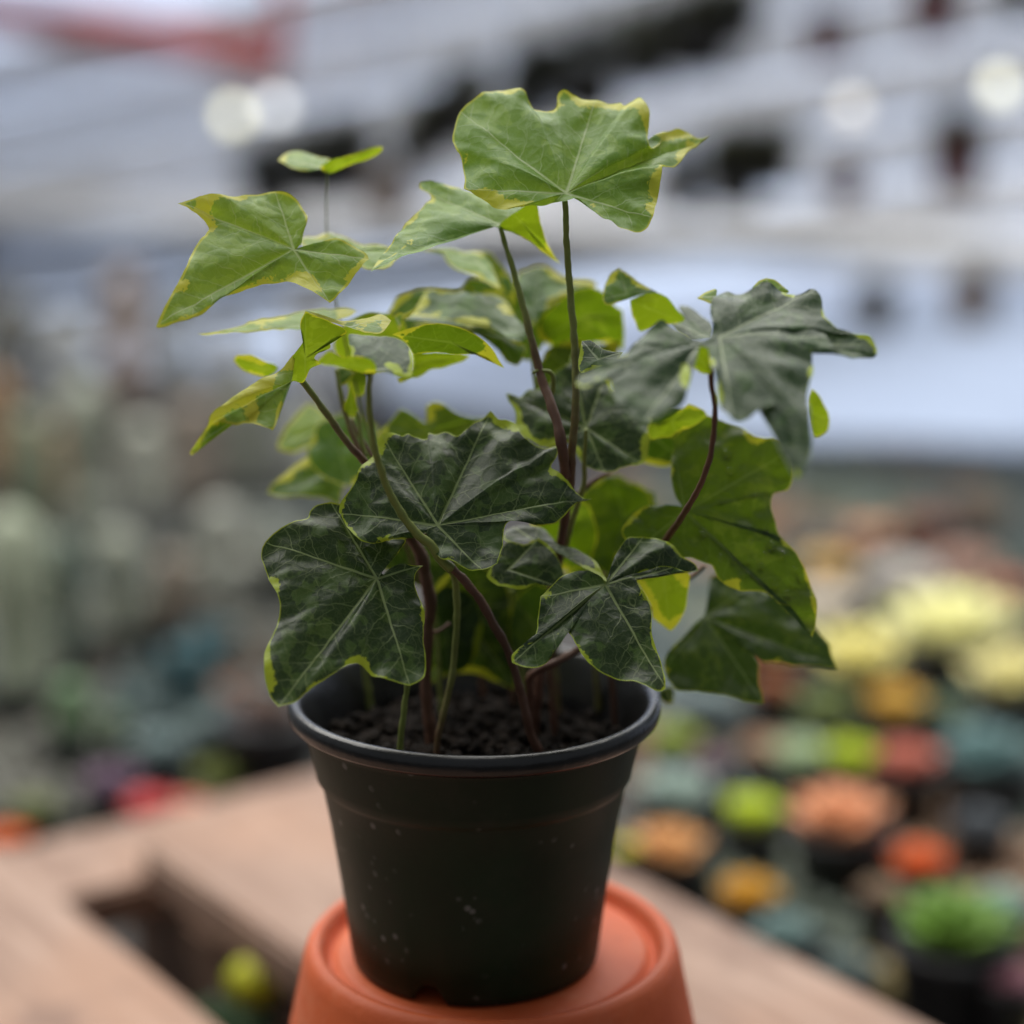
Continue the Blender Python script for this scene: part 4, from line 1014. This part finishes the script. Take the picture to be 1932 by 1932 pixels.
leaf(('G', 780, 1010), 'G:690,1000 720,940T 790,930 860,960T 870,1030 850,1090 820,1120T 760,1090 710,1060', d=1.8, g=(0, -0.1), tone='dark', bulge=0.1)
leaf(('G', 1080, 700), 'G:1010,720 1030,660T 1080,640 1130,650 1170,640T 1160,700 1150,760T 1090,780 1040,770', d=3.4, g=(0, -0.3), tone='lit', bulge=0.1)
leaf(('G', 800, 590), 'G:730,600 750,560T 800,545 850,550 890,540T 900,590 890,640 840,660T 790,650 745,640', d=3.6, g=(0, -0.5), tone='midg', bulge=0.1)
leaf(('G', 690, 640), 'G:630,650 650,610T 700,590 760,600T 770,650 740,690 700,705T 650,690', d=2.6, g=(0, 0.3), tone='under', bulge=0.1)
leaf(('G', 970, 600), 'G:910,620 920,570T 960,540 1010,530T 1050,570 1040,630 1000,680T 950,670', d=4.6, g=(0, -0.4), tone='midg', bulge=0.1)
leaf(('G', 1240, 830), 'G:1180,850 1190,790T 1230,760 1290,770T 1300,820 1290,870T 1240,880', d=2.2, g=(0, 0.2), tone='darkg', bulge=0.1)
leaf(('G', 640, 850), 'G:580,860 600,800T 650,780 710,800T 720,850 700,900 660,920T 610,900', d=4.0, g=(0, -0.5), tone='midg', bulge=0.1)
leaf(('G', 1010, 1180), 'G:960,1190 970,1130T 1010,1100 1050,1120T 1060,1170 1050,1230 1010,1250T 970,1230', d=2.4, g=(0, 0.1), tone='darkg', bulge=0.1)
leaf(('G', 840, 1190), 'G:790,1200 800,1130T 850,1100 900,1130T 910,1190 890,1250 850,1275T 805,1250', d=2.2, g=(0, 0.1), tone='darkg', bulge=0.1)
leaf(('G', 1130, 1100), 'G:1060,1110 1080,1050T 1130,1030 1180,1050T 1190,1110 1170,1160 1130,1190T 1080,1170', d=2.6, g=(0, 0.1), tone='lit', bulge=0.1)
leaf(('4', 560, 430), '4:345,380T 365,345 450,340 510,370 605,412 545,470 480,460 400,430', d=1.0, g=(0, 0.5), tone='under', bulge=0.06)
leaf(('4', 1045, 650), '4:1000,660 1020,580 1042,495T 1065,590 1085,690 1030,705', d=0.5, g=(0, 0.3), tone='under', bulge=0.08, nr=8)
leaf(('4', 985, 470), '4:950,425 1010,415 1070,445T 1030,490 980,520', d=1.2, g=(0, -0.6), tone='midg', bulge=0.08, nr=8)
leaf(('4', 1060, 540), '4:1000,440 1100,420 1140,470 1130,560 1080,600T 1030,540', d=2.2, g=(0, 0.3), tone='under', bulge=0.08, nr=8)
leaf(('4', 1320, 140), '4:1300,110T 1330,90 1370,92 1430,55 1395,110 1345,130 1345,170 1330,200 1310,150', d=0.6, g=(0, -0.5), tone='newy', bulge=0.05, nr=8)
leaf(('6', 930, 1200), '6:895,1170 940,1160 955,1200 945,1245T 900,1235 870,1190', d=1.0, g=(0, -0.4), tone='dark', bulge=0.05, nr=8)

# stems and petioles
def stem_mat():
    m, t, p, o = new_mat('ivy_stem')
    a = t.n('ShaderNodeAttribute', attribute_name='grow').outputs['Fac']
    tc = t.n('ShaderNodeTexCoord').outputs['Object']
    nz = t.noise(tc, 260, 3, 0.6)
    red = t.mix(nz, (0.085, 0.038, 0.024, 1), (0.18, 0.085, 0.052, 1))
    grn = t.mix(nz, (0.15, 0.19, 0.035, 1), (0.29, 0.33, 0.08, 1))
    t.put(p.inputs['Base Color'], t.mix(t.ss(t.m('ADD', a, t.m('MULTIPLY', t.m('SUBTRACT', nz, 0.5), 0.3)), 0.3, 0.75), red, grn))
    p.inputs['Roughness'].default_value = 0.55
    b = t.n('ShaderNodeBump'); b.inputs['Strength'].default_value = 0.25; b.inputs['Distance'].default_value = 0.0005
    t.put(b.inputs['Height'], nz); t.put(p.inputs['Normal'], b.outputs[0])
    return m
SM = stem_mat()
def stem(spec, d, rpx, name='stem', g0=0.0, g1=1.0):
    """spec from the tip (leaf end) downwards; d = depth offsets (tip, base) in cm; rpx = half width in picture units"""
    rows = trace(spec)
    if rows[-1][1] > 1335: rows.append((rows[-1][0] + 2, rows[-1][1] + 40, rows[-1][2], 0.0, 0.0))
    c = catmull(rows, 7.0)
    n = len(c); pts = []; rad = []; gr = []
    for i in range(n):
        f = i / (n - 1)
        dd = axis_depth(c[i, 1]) + (d[0] * (1 - f) + d[1] * f + c[i, 2]) / 100
        q = mnoise.noise_vector(Vector((i * 0.23, d[0], len(spec) * 0.1))) * 0.00025
        pts.append(at(c[i, 0], c[i, 1], dd) - IVYO + np.array(q))
        r = (rpx[0] * (1 - f) + rpx[1] * f) * dd / FPX
        rad.append(r * (1 + 0.22 * mnoise.noise(Vector((i * 0.5, 3.0, d[1] * 2)))))
        gr += [g1 * (1 - f) + g0 * f] * 10
    v, f_ = tube(pts, rad, 10)
    o = mesh_obj(name, v, f_, SM, ivy)
    at_ = o.data.attributes.new('grow', 'FLOAT', 'POINT'); at_.data.foreach_set('value', np.array(gr, dtype=np.float32))
    return o
stem('G:1067,380 1068,450 1075,540 1084,650:-0.3 1086,760:-0.8 1080,850:-0.9 1076,915:-0.8 1062,1000:-0.3 1045,1100 1025,1230 1012,1330 1006,1400', (-1.0, 0.6), (6, 10.5), 'stem', -0.2, 0.9)
stem('G:944,430 965,500 985,570 1003,640 1020,710 1042,770:-0.3 1058,830:-0.5 1066,900', (0.4, -1.2), (4.5, 11), 'petiole', -0.2, 1.0)
stem('G:1000,640 1006,690 1012,745 1022,790 1040,850', (2.0, 1.0), (3, 4.5), 'petiole', 0.4, 1.0)
stem('4:1152,445 1148,560 1160,760 1200,950 1290,1200 1430,1400 1512,1465|5:1180,600 1240,650', (-4.6, -3.4), (5, 9.5), 'petiole', 0.7, 0.9)
stem('5:1180,590 1260,660 1400,820 1500,1000 1580,1150 1640,1350 1720,1650 1760,1740', (-2.4, -1.2), (8, 8), 'stem', -0.3, 0.35)
stem('5:1150,420 1090,440 1060,455', (-3.0, -2.6), (2.5, 3.5), 'petiole', 0.3, 0.7)
stem('5:1210,610 1260,720 1272,900 1260,1100 1230,1350 1180,1550 1150,1710', (-1.8, -1.6), (7, 6), 'stem', 0.3, 0.9)
stem('5:980,440 1050,560 1085,700 1110,850 1100,1000 1085,1200 1090,1420 1110,1600', (-0.4, -0.2), (12, 11), 'stem', -0.3, 0.2)
stem('5:820,690 900,900 960,1150 972,1350 955,1500 930,1700', (-2.8, -2.2), (4, 6.5), 'petiole', 0.8, 0.9)
stem('3:845,700 855,850 875,1000 860,1200 800,1400 720,1560:0.6 600,1735:1.8 540,1800:2.0|6:800,480:2.0 700,700:1.6 560,900:1.0 460,975:0.6 360,1030 270,1065 220,1110|G:1000,1300 1000,1380', (-4.8, 0.4), (5, 8), 'petiole', -0.1, 0.25)
stem('6:1110,540 1060,585 980,640 860,740 700,860 500,960 380,1000', (0.6, 0.6), (4, 6), 'petiole', 0.0, 0.4)
stem('4:700,480 745,490 830,600 930,740 1030,870 1115,970 1220,1080|5:800,300 980,460', (-1.6, -0.6), (6, 8), 'petiole', -0.1, 0.8)
stem('4:958,430 980,560 1010,700 1060,840 1110,950 1200,1080', (1.0, -0.2), (4.5, 5), 'petiole', 0.2, 0.7)
stem('4:1075,680 1095,760 1105,860 1130,950', (0.5, 0.2), (3.5, 5), 'petiole', 0.9, 1.0)
stem('4:1040,720 1080,800 1130,880 1180,960', (1.0, 0.4), (3.5, 4), 'petiole', 0.2, 0.5)
stem('c:885,690 880,850 870,1000 860,1200 760,1500 680,1800', (-0.5, 0.6), (3.5, 7), 'petiole', 0.6, 0.8)
stem('c:1100,1075 990,1130 880,1210 800,1290', (1.4, 0.6), (4, 7), 'petiole', -0.1, 0.3)
stem('c:700,1350 690,1600 670,1800|G:1040,1150 1040,1300 1050,1390', (0.6, 0.8), (6, 7), 'stem', 0.3, 0.5)
stem('G:617,322 616,380 617,445 625,520 650,640 690,800 740,950 790,1100', (3.0, 1.4), (1.1, 4), 'petiole', 0.4, 1.0)
stem('b:1370,1400 1420,1375 1480,1380 1530,1390 1560,1440 1555,1540 1530,1630', (-0.6, -0.3), (2.6, 5.5), 'shoot', 0.9, 1.0)
stem('5:1230,970 1150,1020 1085,1030', (0.2, 0), (3, 3.5), 'petiole', -0.1, 0.2)
for i, (x, y0, y1, dd, gg) in enumerate([(690, 1270, 1330, 3.0, 0.7), (830, 1290, 1385, 1.6, 0.6), (905, 1240, 1350, 3.2, 0.0), (1120, 1230, 1330, 2.6, 0.5), (960, 1230, 1345, 2.8, 0.2), (1150, 1240, 1340, 1.4, 0.2), (1045, 1200, 1345, 2.2, 0.4)]):
    stem(f'G:{x - 12},{y0 - 160} {x},{y0} {x + 5},{(y0 + y1) // 2} {x + 10},{y1 + 12}', (dd, dd), (4, 6), 'stem', gg, gg + 0.2)
stem('G:965,1110 975,1180 985,1260 990,1330', (3, 3), (5, 6), 'stem', 0.9, 0.9)

# droplets standing on the wet leaf
gm, gt, gpn, go_ = new_mat('water')
gpn.inputs['Base Color'].default_value = (1, 1, 1, 1); gpn.inputs['Roughness'].default_value = 0.02
gpn.inputs['Transmission Weight'].default_value = 1.0; gpn.inputs['IOR'].default_value = 1.33
wet = [o for o in ivy.children if o.get('label', '').startswith('large glowing wet')][0]
from mathutils.bvhtree import BVHTree
bvh = BVHTree.FromPolygons([v.co + ivy.location for v in wet.data.vertices], [tuple(q.vertices) for q in wet.data.polygons])
for (x, y, r) in [(1240, 55, 11), (1190, 210, 6), (1190, 500, 9), (1345, 430, 10), (1450, 440, 12), (1420, 370, 6), (1510, 490, 10), (1395, 545, 9), (1255, 515, 8), (1600, 600, 12), (1470, 640, 10), (1530, 690, 9), (1570, 560, 8), (1330, 520, 8), (1225, -30, 12), (1100, 380, 8), (1420, 480, 7), (1560, 640, 7), (1290, 590, 7)]:
    X, Y = cv('6', x, y)
    rr = ray(X, Y); rr = rr / np.linalg.norm(rr)
    hit = bvh.ray_cast(Vector(CAM), Vector(rr))
    if hit[0] is None: continue
    p = np.array(hit[0])
    s = r * 0.5 / FPX * 0.8
    v = []; f = []
    for i in range(7):
        th = math.pi / 2 * i / 6
        for k in range(12):
            an = 2 * math.pi * k / 12
            lx, ly, lz = math.sin(th) * math.cos(an), math.sin(th) * math.sin(an), math.cos(th) * 0.5
            v.append(p - IVYO + s * (lx * RGT + ly * 1.15 * UPV - lz * FWD) - FWD * 0.0001)
    for i in range(6):
        for k in range(12):
            f.append((i * 12 + k, (i + 1) * 12 + k, (i + 1) * 12 + (k + 1) % 12, i * 12 + (k + 1) % 12))
    mesh_obj('droplet', v, f, gm, wet)
